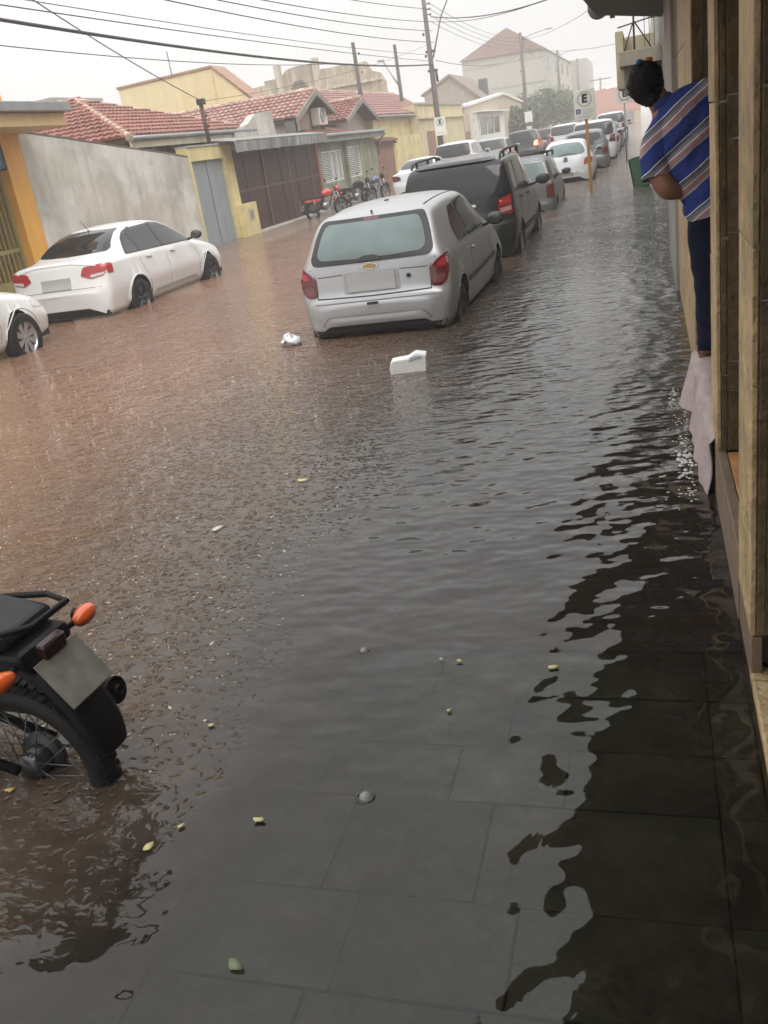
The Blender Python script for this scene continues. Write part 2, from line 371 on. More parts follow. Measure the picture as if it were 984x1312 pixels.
# thresholds and steps
concrete_step = pm('step_render', (.21, .150, .10), .55, var=.2, scale=6, bump=.5, stain=(.26, .15, .085), stain_amt=.6, stain_scale=3)
part('riser', .258, .298, 3.002, 4.45, -.2, .272, concrete_step, bld, bevel=.004)
part('riser_edge', .263, .296, 2.602, 3.0, -.2, .166, concrete_step, bld, bevel=.004)
tile_or = pm('orange_lit_tile', (.55, .27, .12), .35, var=.15, scale=9, island=.12)  # warm indoor glow put into the tile colour
part('threshold', .30, 1.2, 3.01, 4.02, -.2, .262, grout, bld)
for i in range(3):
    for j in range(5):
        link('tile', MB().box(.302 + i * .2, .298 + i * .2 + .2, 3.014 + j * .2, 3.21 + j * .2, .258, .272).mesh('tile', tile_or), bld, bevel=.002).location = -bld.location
porch = pm('porch_stone', (.30, .21, .12), .5, var=.3, scale=5, bump=.8, bscale=18, stain=(.16, .11, .07), stain_amt=.6)
part('porch_bed', .264, 1.2, -1, 2.655, -.2, .022, grout, bld)
py = -.9
while py < 2.6:
    y1 = min(2.65, py + random.uniform(.42, .62))
    part('stone', .262, .315, py + .004, y1 - .004, -.19, .034 + random.uniform(0, .006), stone_lt, bld, bevel=.006)
    xx = .319
    while xx < 1.15:
        x1 = xx + random.uniform(.25, .4); part('stone', xx, x1, py + .004, y1 - .004, .0, .033 + random.uniform(0, .006), porch, bld, bevel=.006); xx = x1 + .006
    py = y1
# doorway where the person stands, and the wall beyond it
part('doorway_floor', .262, 1.2, 4.41, 6.08, -.2, .268, concrete_step, bld, bevel=.006)
part('wall_core', .275, .94, 6.12, 12.3, -.2, 3.0, grout, bld)
for a, b_ in ((-.19, .55), (.55, 1.12), (1.12, 1.66), (1.66, 2.3), (2.3, 3.0)):
    part('stone', .262, .2745, 6.104, 6.72, a + .003, b_ - .003, stone_lt, bld, bevel=.003)
    cxs = [.2755, .40, .62, .93] if a < 1.1 or a > 2 else [.2755, .335, .55, .93]
    for c0, c1 in zip(cxs[:-1], cxs[1:]):
        part('stone', c0 + .002, c1 - .002, 6.10, 6.1195, a + .003, b_ - .003, stone_dk, bld, bevel=.003)
yy = 6.76
while yy < 9.4:
    y1 = min(9.45, yy + .62)
    for a, b_ in ((-.19, .42), (.42, 1.2), (1.2, 2.1), (2.1, 3.0)):
        part('stone', .268, .2745, yy + .004, y1 - .004, a + .003, b_ - .003, stone_dk if yy > 8.2 and a > .5 else stone_lt, bld)
    yy = y1
part('plaster_pilaster', .235, .274, 9.5, 12.25, -.19, 2.98, pm('pale_grey_render', (.36, .34, .30), .7, var=.12, streak=.3), bld, bevel=.01)

# neighbouring buildings on the right
nb = E('balcony_building', (.3, 18, 0), 'grey building past the stone doorways with a boxed balcony and cream parapet overhanging the pavement', 'building')
greyr = pm('grey_render', (.20, .19, .17), .7, var=.12, streak=.35)
part('wall', .30, 7, 12.45, 30, -.2, 5.6, greyr, nb)
part('balcony_box', -.34, .298, 18.0, 21.5, 1.98, 2.42, greyr, nb, bevel=.01)
part('balcony_slab', -.42, .298, 17.8, 21.7, 2.424, 2.66, pm('cream_render', (.50, .46, .36), .7, var=.1, streak=.2), nb, bevel=.01)
part('parapet', -.50, -.36, 19.2, 21.9, 2.1, 3.08, pm('cream_paint', (.62, .55, .38), .6, var=.12, streak=.2), nb, bevel=.008)
part('parapet_return', -.36, .298, 21.72, 21.9, 2.67, 3.12, MATS['cream_paint'], nb, bevel=.008)
part('downpipe', .19, .25, 17.6, 17.68, 2.7, 4.2, pm('white_pvc', (.7, .7, .68), .4), nb)
for i in range(3): part('window_grille_bar', .02 + .08 * i, .03 + .08 * i, 17.9, 17.92, 2.67, 3.6, pm('dark_iron', (.06, .06, .06), .5, metal=.5), nb)
rail = MB().tube([(-.42, 18, 3.05), (.1, 18, 3.12), (.29, 18, 3.12)], .012); rail.build('railing', MATS['dark_iron'], nb, world=True)
fr_ = E('far_right_block', (.3, 31, 0), 'faded pale building far down the right side beyond the grey balcony', 'building')
part('wall', .32, 8, 30.2, 58, -.2, 5.0, pm('faded_cream', (.5, .46, .4), .8), fr_)
part('doorframe', .27, .318, 33, 34.2, -.2, 2.2, pm('grey_door', (.25, .25, .25), .6), fr_)
part('doorframe', .27, .318, 40, 41.2, -.2, 2.2, MATS['grey_door'], fr_)
part('cornice', .2, .318, 30.2, 58, 3.4, 3.6, MATS['faded_cream'], fr_)
# satellite dish on a mast
dm = pm('galvanised_mesh', (.42, .43, .44), .5, metal=.3)
dish = E('satellite_dish', (-.1, 13.4, 2.9), 'round grey satellite dish hung under the edge of the grey canopy', 'satellite dish')
q = MB(); q.lathe([(.006, .0), (.08, .01), (.16, .045), (.205, .08), (.20, .087), (.155, .052), (.08, .017), (.006, .007)], (-.46, 13.4, 3.02), 'y', 28, rot=Matrix.Rotation(R(30), 3, 'X') @ Matrix.Rotation(R(35), 3, 'Z'))
q.build('reflector', dm, dish, world=True)
q = MB(); q.tube([(-.46, 13.42, 3.0), (-.36, 13.1, 2.86)], .008); q.tube([(-.60, 13.4, 3.02), (-.36, 13.1, 2.86), (-.34, 13.38, 3.18)], .006); q.box(-.39, -.33, 13.06, 13.14, 2.82, 2.9)
q.build('feed_arm', MATS['dark_iron'], dish, world=True)
mast = E('antenna_bracket', (-.15, 17.95, 2.665), 'dark three legged antenna mast standing on the balcony slab under the canopy', 'antenna mast')
q = MB(); q.tube([(-.15, 17.95, 2.665), (-.15, 17.95, 3.5)], .018); q.build('pole', MATS['dark_iron'], mast, world=True)
for dx, dy in ((-.17, 0), (.28, .05), (0, .3)): MB().tube([(-.15 + dx, 17.95 + dy, 2.665), (-.15, 17.95, 3.12)], .012).build('leg', MATS['dark_iron'], mast, world=True)

# ================================================================== LEFT SIDE OF THE STREET
FX = -11.1
def yz(name, poly, x0, x1, m, parent=None, bevel=0):
    return MB().prism(poly, 'x', x0, x1).build(name, m, parent, bevel, world=parent is not None)
tile_red = pm('wet_clay_roof_tile', (.26, .098, .070), .6, var=.16, scale=1.4, island=.2, stain=(.15, .08, .065), stain_amt=.6, stain_scale=.9)
tile_red2 = pm('dark_clay_roof_tile', (.25, .088, .070), .38, var=.2, scale=2., island=.20, stain=(.22, .10, .08), stain_amt=.5, stain_scale=1.2)
tile_pale = pm('mottled_clay_roof_tile', (.29, .135, .105), .4, var=.2, scale=2.5, island=.22, stain=(.44, .31, .26), stain_amt=.75, stain_scale=2.6)
under = pm('roof_underside', (.12, .09, .07), .8)
ridge_m = pm('ridge_mortar_tile', (.46, .34, .26), .6, var=.25, scale=4, island=.25)
def inpoly(p, poly):
    c = False; n = len(poly)
    for i in range(n):
        a, b = poly[i], poly[(i + 1) % n]
        if (a[1] > p[1]) != (b[1] > p[1]) and p[0] < (b[0] - a[0]) * (p[1] - a[1]) / (b[1] - a[1]) + a[0]: c = not c
    return c
def roof_plane(parent, corners, mat, tw=.21, th=.36, name='roof_tiles', slab=True):
    """corners: first edge is the eave; barrel tiles laid on the plane, rows overlapping"""
    P = [Vector(c) for c in corners]; u = (P[1] - P[0]).normalized(); nrm = u.cross(P[2] - P[0]).normalized()
    if nrm.z < 0: nrm = -nrm
    v = nrm.cross(u).normalized()
    if v.z < 0: v = -v
    p2 = [((p - P[0]).dot(u), (p - P[0]).dot(v)) for p in P]
    u0, u1 = min(a for a, _ in p2), max(a for a, _ in p2); v0, v1 = min(b for _, b in p2), max(b for _, b in p2)
    if slab:
        q = MB(); n = len(P); vs = [p - nrm * .02 for p in P] + [p - nrm * .10 for p in P]
        q.add(vs, [tuple(range(n)), tuple(range(n, 2 * n))[::-1]] + [(i, (i + 1) % n, n + (i + 1) % n, n + i) for i in range(n)])
        q.build('roof', under, parent, world=True)
    q = MB(); K = 4; rr = random.Random(3)
    vv = v0; row = 0
    while vv < v1:
        uu = u0
        while uu < u1:
            if inpoly((uu + tw / 2, vv + th * .35), p2):
                ju = rr.uniform(-.008, .008); jl = rr.uniform(0, .012)
                vs = []
                for e, (vvv, lift) in enumerate(((vv - .03, .045 + jl), (vv + th, .008))):
                    w = tw * (.54 if e == 0 else .46)
                    for k in range(K + 1):
                        an = math.pi * k / K
                        vs.append(P[0] + u * (uu + tw / 2 + ju - math.cos(an) * w) + v * vvv + nrm * (lift + math.sin(an) * .055 - (.03 if k in (0, K) else 0)))
                fs = [(k, k + 1, K + 2 + k, K + 1 + k) for k in range(K)] + [tuple(range(K + 1))]
                q.add(vs, fs, 0, False)
            uu += tw
        vv += th; row += 1
    return T(q.build(name, mat, parent, world=True), kind='stuff')
def ridge(parent, a, b, r=.09, mat=None):
    a, b = Vector(a), Vector(b); L = (b - a).length; n = max(2, int(L / .36)); q = MB()
    for i in range(n):
        p0 = a.lerp(b, i / n); p1 = a.lerp(b, (i + 1.08) / n)
        q.tube([p0, p1], [r * 1.1, r * .88], n=8)
    return T(q.build('ridge_tiles', mat or ridge_m, parent, world=True), kind='stuff')
gutter_m = pm('zinc_gutter', (.30, .31, .31), .4, metal=.3, var=.15)
def gutter(parent, a, b, r=.07):
    return MB().tube([a, b], r, n=10, sq=.8).build('gutter', gutter_m, parent, world=True)

# --- orange corner building
orange = pm('orange_paint', (.84, .43, .075), .55, var=.10, scale=2, bump=.15, streak=.12, stain=(.6, .34, .12), stain_amt=.35)
creamp = pm('cream_fascia_paint', (.60, .42, .20), .6, var=.08, streak=.15)
olive = pm('olive_gate_paint', (.30, .26, .10), .45, var=.2, scale=5)
ob = E('orange_building', (FX, 13, 0), 'orange painted building with projecting cream canopy and olive barred gate at the left edge', 'building')
part('pillar', FX - .5, FX, 14.95, 15.48, -.2, 3.02, orange, ob, bevel=.01)
part('upper_wall', FX - 6, FX - .02, 6, 15.36, 3.365, 6.5, orange, ob)
part('wall', FX - 6, FX - 1.2, 6, 15.4, -.2, 3.2, pm('shop_interior', (.12, .10, .06), .8), ob)
part('side_wall', FX - 6, FX - .55, 15.1, 15.46, -.2, 3.3, orange, ob)
part('canopy_fascia', FX - .3, -10.05, 6, 15.55, 2.98, 3.20, creamp, ob, bevel=.01)
part('canopy_gutter', FX - .3, -9.92, 6, 15.62, 3.205, 3.36, gutter_m, ob, bevel=.015)
part('gate_frame', FX - .24, FX - .18, 14.88, 14.945, -.2, 2.72, olive, ob)
part('gate_rail', FX - .24, FX - .2, 10, 14.88, .98, 1.05, olive, ob)
part('gate_rail', FX - .24, FX - .2, 10, 14.88, 2.60, 2.72, olive, ob)
part('gate_kick_panel', FX - .235, FX - .21, 10, 14.88, -.2, .5, olive, ob)
bar = MB().box(-.012, .012, -.016, .016, .5, 2.6).mesh('gate_bar', olive)
for i in range(26): link('gate_bar', bar, ob, loc=Vector((FX - .22, 14.78 - i * .13, 0)) - ob.location)
diag = MB().box(-.01, .01, -.05, .05, 1.1, 2.55).mesh('gate_infill', pm('brown_gate_infill', (.16, .09, .05), .5))
for i in range(12): link('gate_infill', diag, ob, loc=Vector((FX - .25, 14.66 - i * .26, 0)) - ob.location)
sb = E('shop_sign', (FX - .04, 14.5, 2.1), 'dark blue shop sign hanging under the canopy of the orange building', 'sign')
part('board', FX - .1, FX - .02, 13.2, 14.93, 2.42, 2.84, pm('sign_blue', (.03, .09, .16), .4), sb, bevel=.01)
part('frame', FX - .11, FX - .01, 14.932, 14.95, 2.40, 2.86, pm('sign_dark_frame', (.03, .03, .035), .4), sb)
for i in range(4):
    q = MB(); q.lathe([(.05, 0), (.05, .006), (.03, .006), (.03, 0)], (FX - .018, 14.78 - i * .22, 2.53), 'x', 16); q.build('ring_mark', pm('sign_teal', (.15, .42, .5), .4), sb, world=True)

# --- bare rendered wall
bw = E('rendered_wall', (FX, 19, 0), 'high weathered grey plaster wall between the orange pillar and the grey double door', 'wall')
wallm = pm('weathered_plaster', (.52, .49, .43), .85, var=.24, scale=.9, bump=.9, bscale=9, streak=.16, stain=(.74, .72, .66), stain_amt=.9, stain_scale=.7)
q = MB().prism([(15.484, -.2), (22.1, -.2), (22.1, 2.26), (21.0, 2.40), (18.83, 2.64), (17, 2.86), (15.484, 3.02)], 'x', FX - .18, FX)
q.build('wall', wallm, bw, world=True, bevel=.012)
grime = pm('damp_wall_cap', (.16, .14, .11), .8, var=.3, scale=6)
q = MB(); tops = [(15.5, 3.024), (17, 2.864), (18.83, 2.644), (21.0, 2.404), (22.09, 2.264)]
for a, b_ in zip(tops[:-1], tops[1:]): q.prism([(a[0], a[1]), (b_[0], b_[1]), (b_[0], b_[1] + .03), (a[0], a[1] + .03)], 'x', FX - .19, FX + .008)
q.build('wall_cap', grime, bw, world=True)

# --- yellow gate house with grey double door
yel = pm('pale_yellow_paint', (.74, .62, .30), .6, var=.10, scale=2, bump=.15, streak=.13, stain=(.42, .37, .22), stain_amt=.55, stain_scale=1.6)
yg = E('yellow_gateway', (FX, 23.4, 0), 'pale yellow gateway wall holding a blue grey double door next to the brown garage', 'gateway')
part('wall', FX - .3, FX, 22.104, 22.24, -.2, 2.48, yel, yg); part('wall', FX - .3, FX, 24.24, 24.82, -.2, 2.48, yel, yg, bevel=.008)
part('lintel', FX - .3, FX - .001, 22.242, 24.238, 2.15, 2.48, yel, yg)
part('coping', FX - .33, FX + .03, 22.11, 24.84, 2.484, 2.53, pm('grey_coping', (.35, .34, .31), .7), yg)
gdoor = pm('blue_grey_door_paint', (.27, .31, .33), .5, var=.08, bump=.1, streak=.12)
for y0, y1 in ((22.25, 23.235), (23.245, 24.23)):
    d = part('door', FX - .16, FX - .10, y0, y1, -.2, 2.14, gdoor, yg, bevel=.004)
part('door_stop', FX - .098, FX - .09, 23.22, 23.26, -.2, 2.13, pm('door_dark_edge', (.12, .14, .15), .5), yg)
mbx = E('meter_pillar', (FX + .1, 24.95, 0), 'low yellow meter pillar with a pale hatch beside the brown garage gates', 'meter box')
part('pillar', FX + .001, FX + .2, 24.42, 25.4, -.2, .88, yel, mbx, bevel=.012)
hat = part('hatch', FX + .201, FX + .215, 24.72, 25.1, .38, .74, pm('hatch_beige', (.52, .46, .30), .6), mbx, bevel=.003)
part('hatch_opening', FX + .216, FX + .222, 24.79, 25.02, .45, .68, pm('hatch_grey', (.28, .26, .2), .6), mbx)

# --- house with red pyramid roof behind the wall
hr = E('red_hip_roof_house', (-14.5, 24, 0), 'low house with a wide red tiled hip roof behind the plaster wall', 'house')
apex = (-15.3, 24.4, 4.24); c1 = (-11.62, 20.4, 2.86); c2 = (-11.62, 28.0, 2.88); c3 = (-22, 20.4, 2.86); c4 = (-22, 28.0, 2.88); ap2 = (-18.6, 24.4, 4.24)
roof_plane(hr, [c1, c2, apex], tile_red, .20, .34); roof_plane(hr, [c3, c1, apex, ap2], tile_red, .20, .34)
ridge(hr, c1, apex); ridge(hr, c2, apex); ridge(hr, apex, ap2)
part('wall', -21.8, -12.0, 20.8, 27.6, -.2, 2.8, pm('mid_grey_render', (.33, .30, .26), .8, streak=.3), hr)  # mid-grey render colour with vertical streaks
gutter(hr, (-11.55, 20.35, 2.83), (-11.55, 27.9, 2.85))
part('fascia', -11.66, -11.60, 20.4, 27.95, 2.62, 2.78, pm('fascia_cream', (.58, .52, .38), .6), hr)
part('downpipe', -11.95, -11.87, 21.9, 21.98, 2.2, 2.8, pm('white_pvc', (.7, .7, .68), .4), hr)

# --- brown garage
gar = E('brown_garage', (FX, 28.5, 0), 'garage with dark brown folding gates under a grey corrugated awning', 'garage')
brownm = pm('dark_brown_gate_paint', (.062, .026, .021), .55, spec=.25, var=.22, scale=2.5, bump=.2, streak=.35)
edges = [24.86 + i * .70 for i in range(11)]
for i in range(10):
    a, b_ = edges[i], edges[i + 1]
    p = part('panel', FX - .10 + (.02 if i % 2 else 0), FX - .05 + (.02 if i % 2 else 0), a + .006, b_ - .006, .06, 2.28, brownm, gar, bevel=.006)
    if i in (2, 5, 8): part('gate_post', FX - .06, FX - .008, b_ - .035, b_ + .035, .05, 2.28, pm('rust_brown_post', (.14, .075, .06), .5, streak=.3), gar)
part('gate_rail', FX - .035, FX - .01, 24.9, 31.85, 1.18, 1.24, pm('gate_rail_paint', (.075, .042, .036), .5), gar)
part('jamb', FX - .12, FX + .02, 31.87, 32.05, -.1, 2.3, pm('red_jamb_paint', (.33, .075, .05), .5, streak=.3), gar)
part('doorstep', FX - .14, FX + .18, 25.45, 32.0, -.2, .045, pm('pale_doorstep', (.55, .52, .46), .6, var=.15), gar, bevel=.01)
part('lintel', FX - .3, FX - .001, 24.825, 32.2, 2.30, 2.55, pm('mid_grey_render', (.33, .3, .26)), gar)
q = MB(); n = 46
for i in range(n):
    y = 24.0 + i * (31.7 - 24.0) / n
    q.add([(-11.3, y, 2.62), (-10.55, y, 2.50), (-10.55, y + .085, 2.535), (-11.3, y + .085, 2.655), (-11.3, y + .168, 2.62), (-10.55, y + .168, 2.50)], [(0, 1, 2, 3), (3, 2, 5, 4)])
T(q.build('awning_sheets', pm('fibre_cement_sheet', (.27, .27, .25), .6, var=.2, streak=.2), gar, world=True), kind='stuff')
for i in range(22): part('awning_fascia_panel', -10.6, -10.53, 24.0 + i * .35, 24.0 + i * .35 + .335 , 2.22 + .012 * (i % 2), 2.49, pm('awning_fascia', (.24, .25, .235), .6, var=.3, island=.35, streak=.3), gar)
part('garage_flat_roof', -16, -11.3, 24.9, 32.2, 2.56, 2.64, pm('fibre_cement_dark', (.16, .155, .15), .6, var=.2), gar)
q = MB().prism([(26.2, 2.62), (29.5, 2.62), (29.35, 3.38), (28.0, 3.3), (27.3, 3.02), (26.2, 2.86)], 'x', -11.75, -11.5); q.build('parapet_stub', pm('peeling_white_plaster', (.62, .58, .52), .8, var=.12, scale=2, streak=.3, stain=(.3, .27, .24), stain_amt=.6), gar, world=True)

# --- house with first gable, air conditioner
g1 = E('gabled_house', (-13, 33.4, 0), 'house with long mottled tile roof ending in a grey timber gable above the garage', 'house')
timber = pm('grey_gable_board', (.26, .23, .20), .7, var=.2, streak=.2)
tan = pm('tan_render', (.42, .33, .27), .75, var=.12, streak=.3)
def gable(parent, xf, ya, za, yl, zl, yr, zr, xb, mat, wallm_, zwall):
    roof_plane(parent, [(xf, yl, zl), (xb, yl, zl), (xb, ya, za), (xf, ya, za)], mat, .21, .34)
    roof_plane(parent, [(xf, yr, zr), (xb, yr, zr), (xb, ya, za), (xf, ya, za)], mat, .21, .34)
    ridge(parent, (xf, ya, za + .03), (xb, ya, za + .03), .08)
    q = MB()
    for (y0, z0) in ((yl, zl), (yr, zr)):
        q.prism([(ya, za + .02), (y0, z0 + .02), (y0, z0 - .16), (ya, za - .18)], 'x', xf - .02, xf + .05)
    q.build('bargeboard', timber, parent, world=True)
    MB().prism([(ya, za - .2), (yl + .25, zl - .1), (yl + .25, zwall), (yr - .2, zwall), (yr - .2, zr - .1)], 'x', xf - .9, xf - .55).build('gable_wall', wallm_, parent, world=True)
    MB().box(xb + .1, xf - .95, yl + .4, yr - .3, zwall, min(zl, zr) - .12).build('wall', wallm_, parent, world=True)
gable(g1, -11.25, 33.35, 4.02, 30.9, 3.12, 35.3, 3.30, -23, tile_pale, tan, 2.4)
part('window_opening', -11.83, -11.795, 31.2, 32.3, 2.72, 3.16, pm('dark_glass', (.015, .015, .018), .15), g1)
part('window_frame', -11.8, -11.74, 32.32, 32.42, 2.6, 3.3, pm('white_frame', (.7, .68, .62), .5), g1)
ac = E('air_conditioner', (-11.3, 34.3, 2.75), 'white air conditioner outdoor unit fixed below the grey timber gable', 'air conditioner')
acw = pm('ac_white', (.68, .66, .6), .45, var=.06)
part('case', -11.75, -11.42, 33.85, 34.75, 2.86, 3.46, acw, ac, bevel=.02)
q = MB(); q.lathe([(.23, 0), (.23, .02), (.20, .02), (.20, 0)], (-11.415, 34.18, 3.16), 'x', 20)
for i in range(5): q.lathe([(.04 * i + .02, .004), (.04 * i + .02, .012), (.04 * i + .03, .012), (.04 * i + .03, .004)], (-11.415, 34.18, 3.16), 'x', 20)
q.build('fan_grille', pm('ac_grille', (.30, .30, .28), .5), ac, world=True)
part('bracket', -11.75, -11.5, 33.95, 34.0, 2.74, 2.855, MATS['grey_gable_board'], ac); part('bracket', -11.75, -11.5, 34.6, 34.65, 2.74, 2.855, MATS['grey_gable_board'], ac)

# --- mossy concrete house with white louvred windows
lh = E('louvre_window_house', (FX, 35.8, 0), 'mossy grey rendered house front with two white louvred windows behind the motorcycles', 'house')
mossy = pm('mossy_render', (.34, .33, .24), .8, var=.2, scale=1.4, bump=.6, bscale=12, streak=.4, stain=(.17, .20, .11), stain_amt=.8, stain_scale=1.1)
yw = [32.1, 32.42, 34.83, 34.95, 35.5, 35.62, 37.3, 39.75]
part('wall', FX - .3, FX, 32.06, 32.42, -.2, 2.2, mossy, lh); part('wall', FX - .3, FX, 34.83, 34.98, -.2, 2.2, mossy, lh)
part('wall', FX - .3, FX, 35.46, 35.60, -.2, 2.2, mossy, lh); part('wall', FX - .3, FX, 37.3, 39.75, -.2, 2.2, mossy, lh, bevel=.01)
part('wall', FX - .3, FX, 32.422, 34.828, -.2, .86, mossy, lh); part('wall', FX - .3, FX, 35.602, 37.298, -.2, .85, mossy, lh)
part('wall', FX - .3, FX, 32.422, 34.828, 1.95, 2.2, mossy, lh); part('wall', FX - .3, FX, 35.602, 37.298, 2.02, 2.2, mossy, lh)
part('door', FX - .25, FX - .16, 34.98, 35.46, -.2, 2.19, pm('grey_green_door', (.20, .20, .16), .6, streak=.4), lh)
part('plinth', FX + .001, FX + .05, 32.1, 39.74, -.2, .35, pm('wet_plinth', (.25, .25, .2), .7, streak=.3), lh)
wht = pm('white_louvre_paint', (.74, .74, .70), .45, var=.05)
for (y0, y1, z0, z1, muls) in ((32.44, 34.81, .87, 1.94, (.5, .76)), (35.62, 37.28, .86, 2.0, ())):
    wn_ = MB().box(FX - .16, FX - .13, y0, y1, z0, z1).build('window', MATS['dark_glass'], lh, world=True)
    fm = MB()
    for a in (y0, y1 - .06): fm.box(FX - .12, FX - .03, a, a + .06, z0, z1)
    for u_ in muls: yc = y0 + (y1 - y0) * u_; fm.box(FX - .12, FX - .025, yc - .045, yc + .045, z0, z1)
    fm.box(FX - .12, FX - .03, y0 + .06, y1 - .06, z1 - .05, z1); fm.box(FX - .12, FX - .03, y0 + .06, y1 - .06, z0, z0 + .05)
    fm.build('frame', wht, wn_, world=True)
    ns = 15; sm_ = MB().obox((0, 0, 0), (.012, y1 - y0 - .12, .036), Matrix.Rotation(R(12), 3, 'Y')).mesh('slat', wht)
    for i in range(ns):
        o = link('slat', sm_, wn_); o.location = Vector((FX - .07, (y0 + y1) / 2, z0 + .07 + (z1 - z0 - .12) * (i + .3) / ns))
eave = pm('grey_eave_slab', (.28, .26, .23), .7, var=.2, streak=.3)
part('eave', FX - .4, -10.72, 31.9, 39.8, 2.22, 2.40, eave, lh, bevel=.01)
gutter(lh, (-10.68, 31.8, 2.44), (-10.68, 39.75, 2.44), .08)
roof_plane(lh, [(-10.9, 32.3, 2.46), (-10.9, 36.4, 2.46), (-13, 36.0, 3.0), (-13, 32.3, 3.0)], tile_red, .21, .34)
part('flat_roof', -17, -11.5, 32.1, 39.7, 2.402, 2.45, MATS['fibre_cement_dark'], lh)
MB().tube([(-10.7, 39.75, 2.42), (-10.7, 39.95, 2.3), (-10.95, 39.95, 2.1), (-11.05, 39.9, 1.5)], .04).build('downpipe', gutter_m, lh, world=True)

# --- second gable
g2 = E('small_gabled_house', (-13, 39.3, 0), 'pinkish tan house with a short red tiled gable between the two larger roofs', 'house')
pinkt = pm('pinkish_render', (.45, .34, .29), .75, var=.12, streak=.3)
gable(g2, -11.3, 39.3, 3.80, 36.7, 2.98, 41.5, 3.02, -19, tile_red, pinkt, 2.41)

# --- yellow houses
g3 = E('yellow_house', (FX, 46, 0), 'yellow house with red tiled roof and a small brown gate in its front wall', 'house')
part('wall', FX - .3, FX - .05, 39.8, 42.9, -.2, 1.96, pm('brown_wood_gate', (.27, .13, .075), .6, var=.12, streak=.2), g3)
part('gate_frame', FX - .28, FX - .02, 42.85, 43.05, -.2, 1.95, yel, g3)
roof_plane(g3, [(-10.95, 39.8, 1.97), (-10.95, 43.0, 1.97), (-11.5, 43.0, 2.12), (-11.5, 39.8, 2.12)], tile_red2, .2, .3)
part('wall', FX - .25, FX, 43.06, 48.3, -.2, 2.15, yel, g3)
part('wall', -17, -11.6, 41.5, 52, -.2, 3.05, yel, g3)
roof_plane(g3, [(-11.3, 41.2, 3.08), (-11.3, 52.4, 3.12), (-14.6, 58, 4.62), (-14.6, 41.2, 4.6)], tile_red2, .22, .36)
ridge(g3, (-14.6, 41.2, 4.62), (-14.6, 58, 4.65)); gutter(g3, (-11.25, 41.3, 3.04), (-11.25, 52.2, 3.06), .07)
g4 = E('cream_corner_house', (FX, 55, 0), 'cream yellow flat fronted house with a cornice behind the nearest tall pole', 'house')
yel2 = pm('cream_yellow_paint', (.66, .56, .32), .65, var=.10, streak=.13, stain=(.40, .35, .24), stain_amt=.5)
part('wall', FX - 6, FX, 48.35, 61, -.2, 3.5, yel2, g4)
part('cornice', FX + .001, FX + .16, 48.3, 61.1, 2.82, 2.95, yel2, g4); part('coping', FX - .1, FX + .08, 48.3, 61.05, 3.504, 3.6, MATS['grey_coping'], g4)
part('door', FX + .002, FX + .03, 50.05, 51.9, -.1, 2.2, MATS['brown_wood_gate'], g4)
part('door_surround', FX + .002, FX + .05, 51.95, 52.2, -.1, 2.3, MATS['cream_yellow_paint'], g4)
g5 = E('white_trimmed_house', (FX, 70, 0), 'tan house with white roof edge and a wide white framed window before the trees', 'house')
tan2 = pm('tan_paint', (.50, .42, .31), .7, var=.08, streak=.15)
MB().prism([(61.3, -.2), (92, -.2), (92, 3.7), (80, 4.25), (61.3, 3.3)], 'x', FX - 7, FX - .02).build('wall', tan2, g5, world=True)
MB().prism([(61.2, 3.32), (80, 4.27), (92.2, 3.72), (92.2, 3.9), (80, 4.45), (61.2, 3.48)], 'x', FX - .5, FX + .12).build('roof_edge', pm('white_trim', (.74, .73, .68), .6), g5, world=True)
part('door', FX + .0, FX + .03, 61.6, 63, -.1, 1.9, MATS['brown_wood_gate'], g5)
part('bay', FX - .02, FX + .5, 63.3, 76, .7, 2.95, MATS['white_trim'], g5, bevel=.02)
wo_ = part('window', FX + .501, FX + .52, 63.9, 73.2, 1.55, 2.65, MATS['dark_glass'], g5)
for i in range(4): part('window_frame', FX + .521, FX + .56, 63.8 + i * 3.1, 63.98 + i * 3.1, 1.5, 2.7, MATS['white_trim'], g5)
part('window_awning', FX + .3, FX + .95, 63.2, 76.2, 2.96, 3.06, MATS['white_trim'], g5)
part('plinth', FX + .0, FX + .52, 63.3, 76, -.1, .69, pm('brown_plinth', (.3, .22, .16), .7), g5)

# --- buildings behind
yb = E('large_yellow_house', (-18.5, 40, 0), 'large blank pale yellow house rising behind the red hip roof', 'house')
ybm = pm('blank_yellow_wall', (.76, .64, .36), .7, var=.05, scale=.6, streak=.1, stain=(.6, .52, .34), stain_amt=.3)
MB().prism([(-21.65, -.2), (-15.6, -.2), (-15.6, 4.35), (-17.15, 5.84), (-21.65, 5.72)], 'y', 38, 39.2).build('wall', ybm, yb, world=True)
cap = pm('brown_tile_coping', (.34, .20, .14), .7, var=.25, scale=5)
MB().prism([(-21.7, 5.73), (-17.15, 5.85), (-15.5, 4.32), (-15.5, 4.42), (-17.15, 5.94), (-21.7, 5.82)], 'y', 37.95, 39.3).build('coping', cap, yb, world=True)
MB().box(-17.18, -17.14, 37.96, 37.99, -.2, 5.7).build('corner_seam', pm('seam_yellow', (.66, .54, .29), .7), yb, world=True)
MB().tube([(-19.5, 39, 5.8), (-19.5, 39, 6.9)], .02).build('antenna', MATS['dark_iron'], yb, world=True)
ru = E('ruined_facade', (-20, 60, 0), 'old crumbling stepped facade with pilasters rising behind the gabled roofs', 'building')
rum = pm('crumbling_plaster', (.46, .38, .29), .85, var=.25, scale=1, bump=1., bscale=5, streak=.4, stain=(.22, .18, .15), stain_amt=.75, stain_scale=.6)
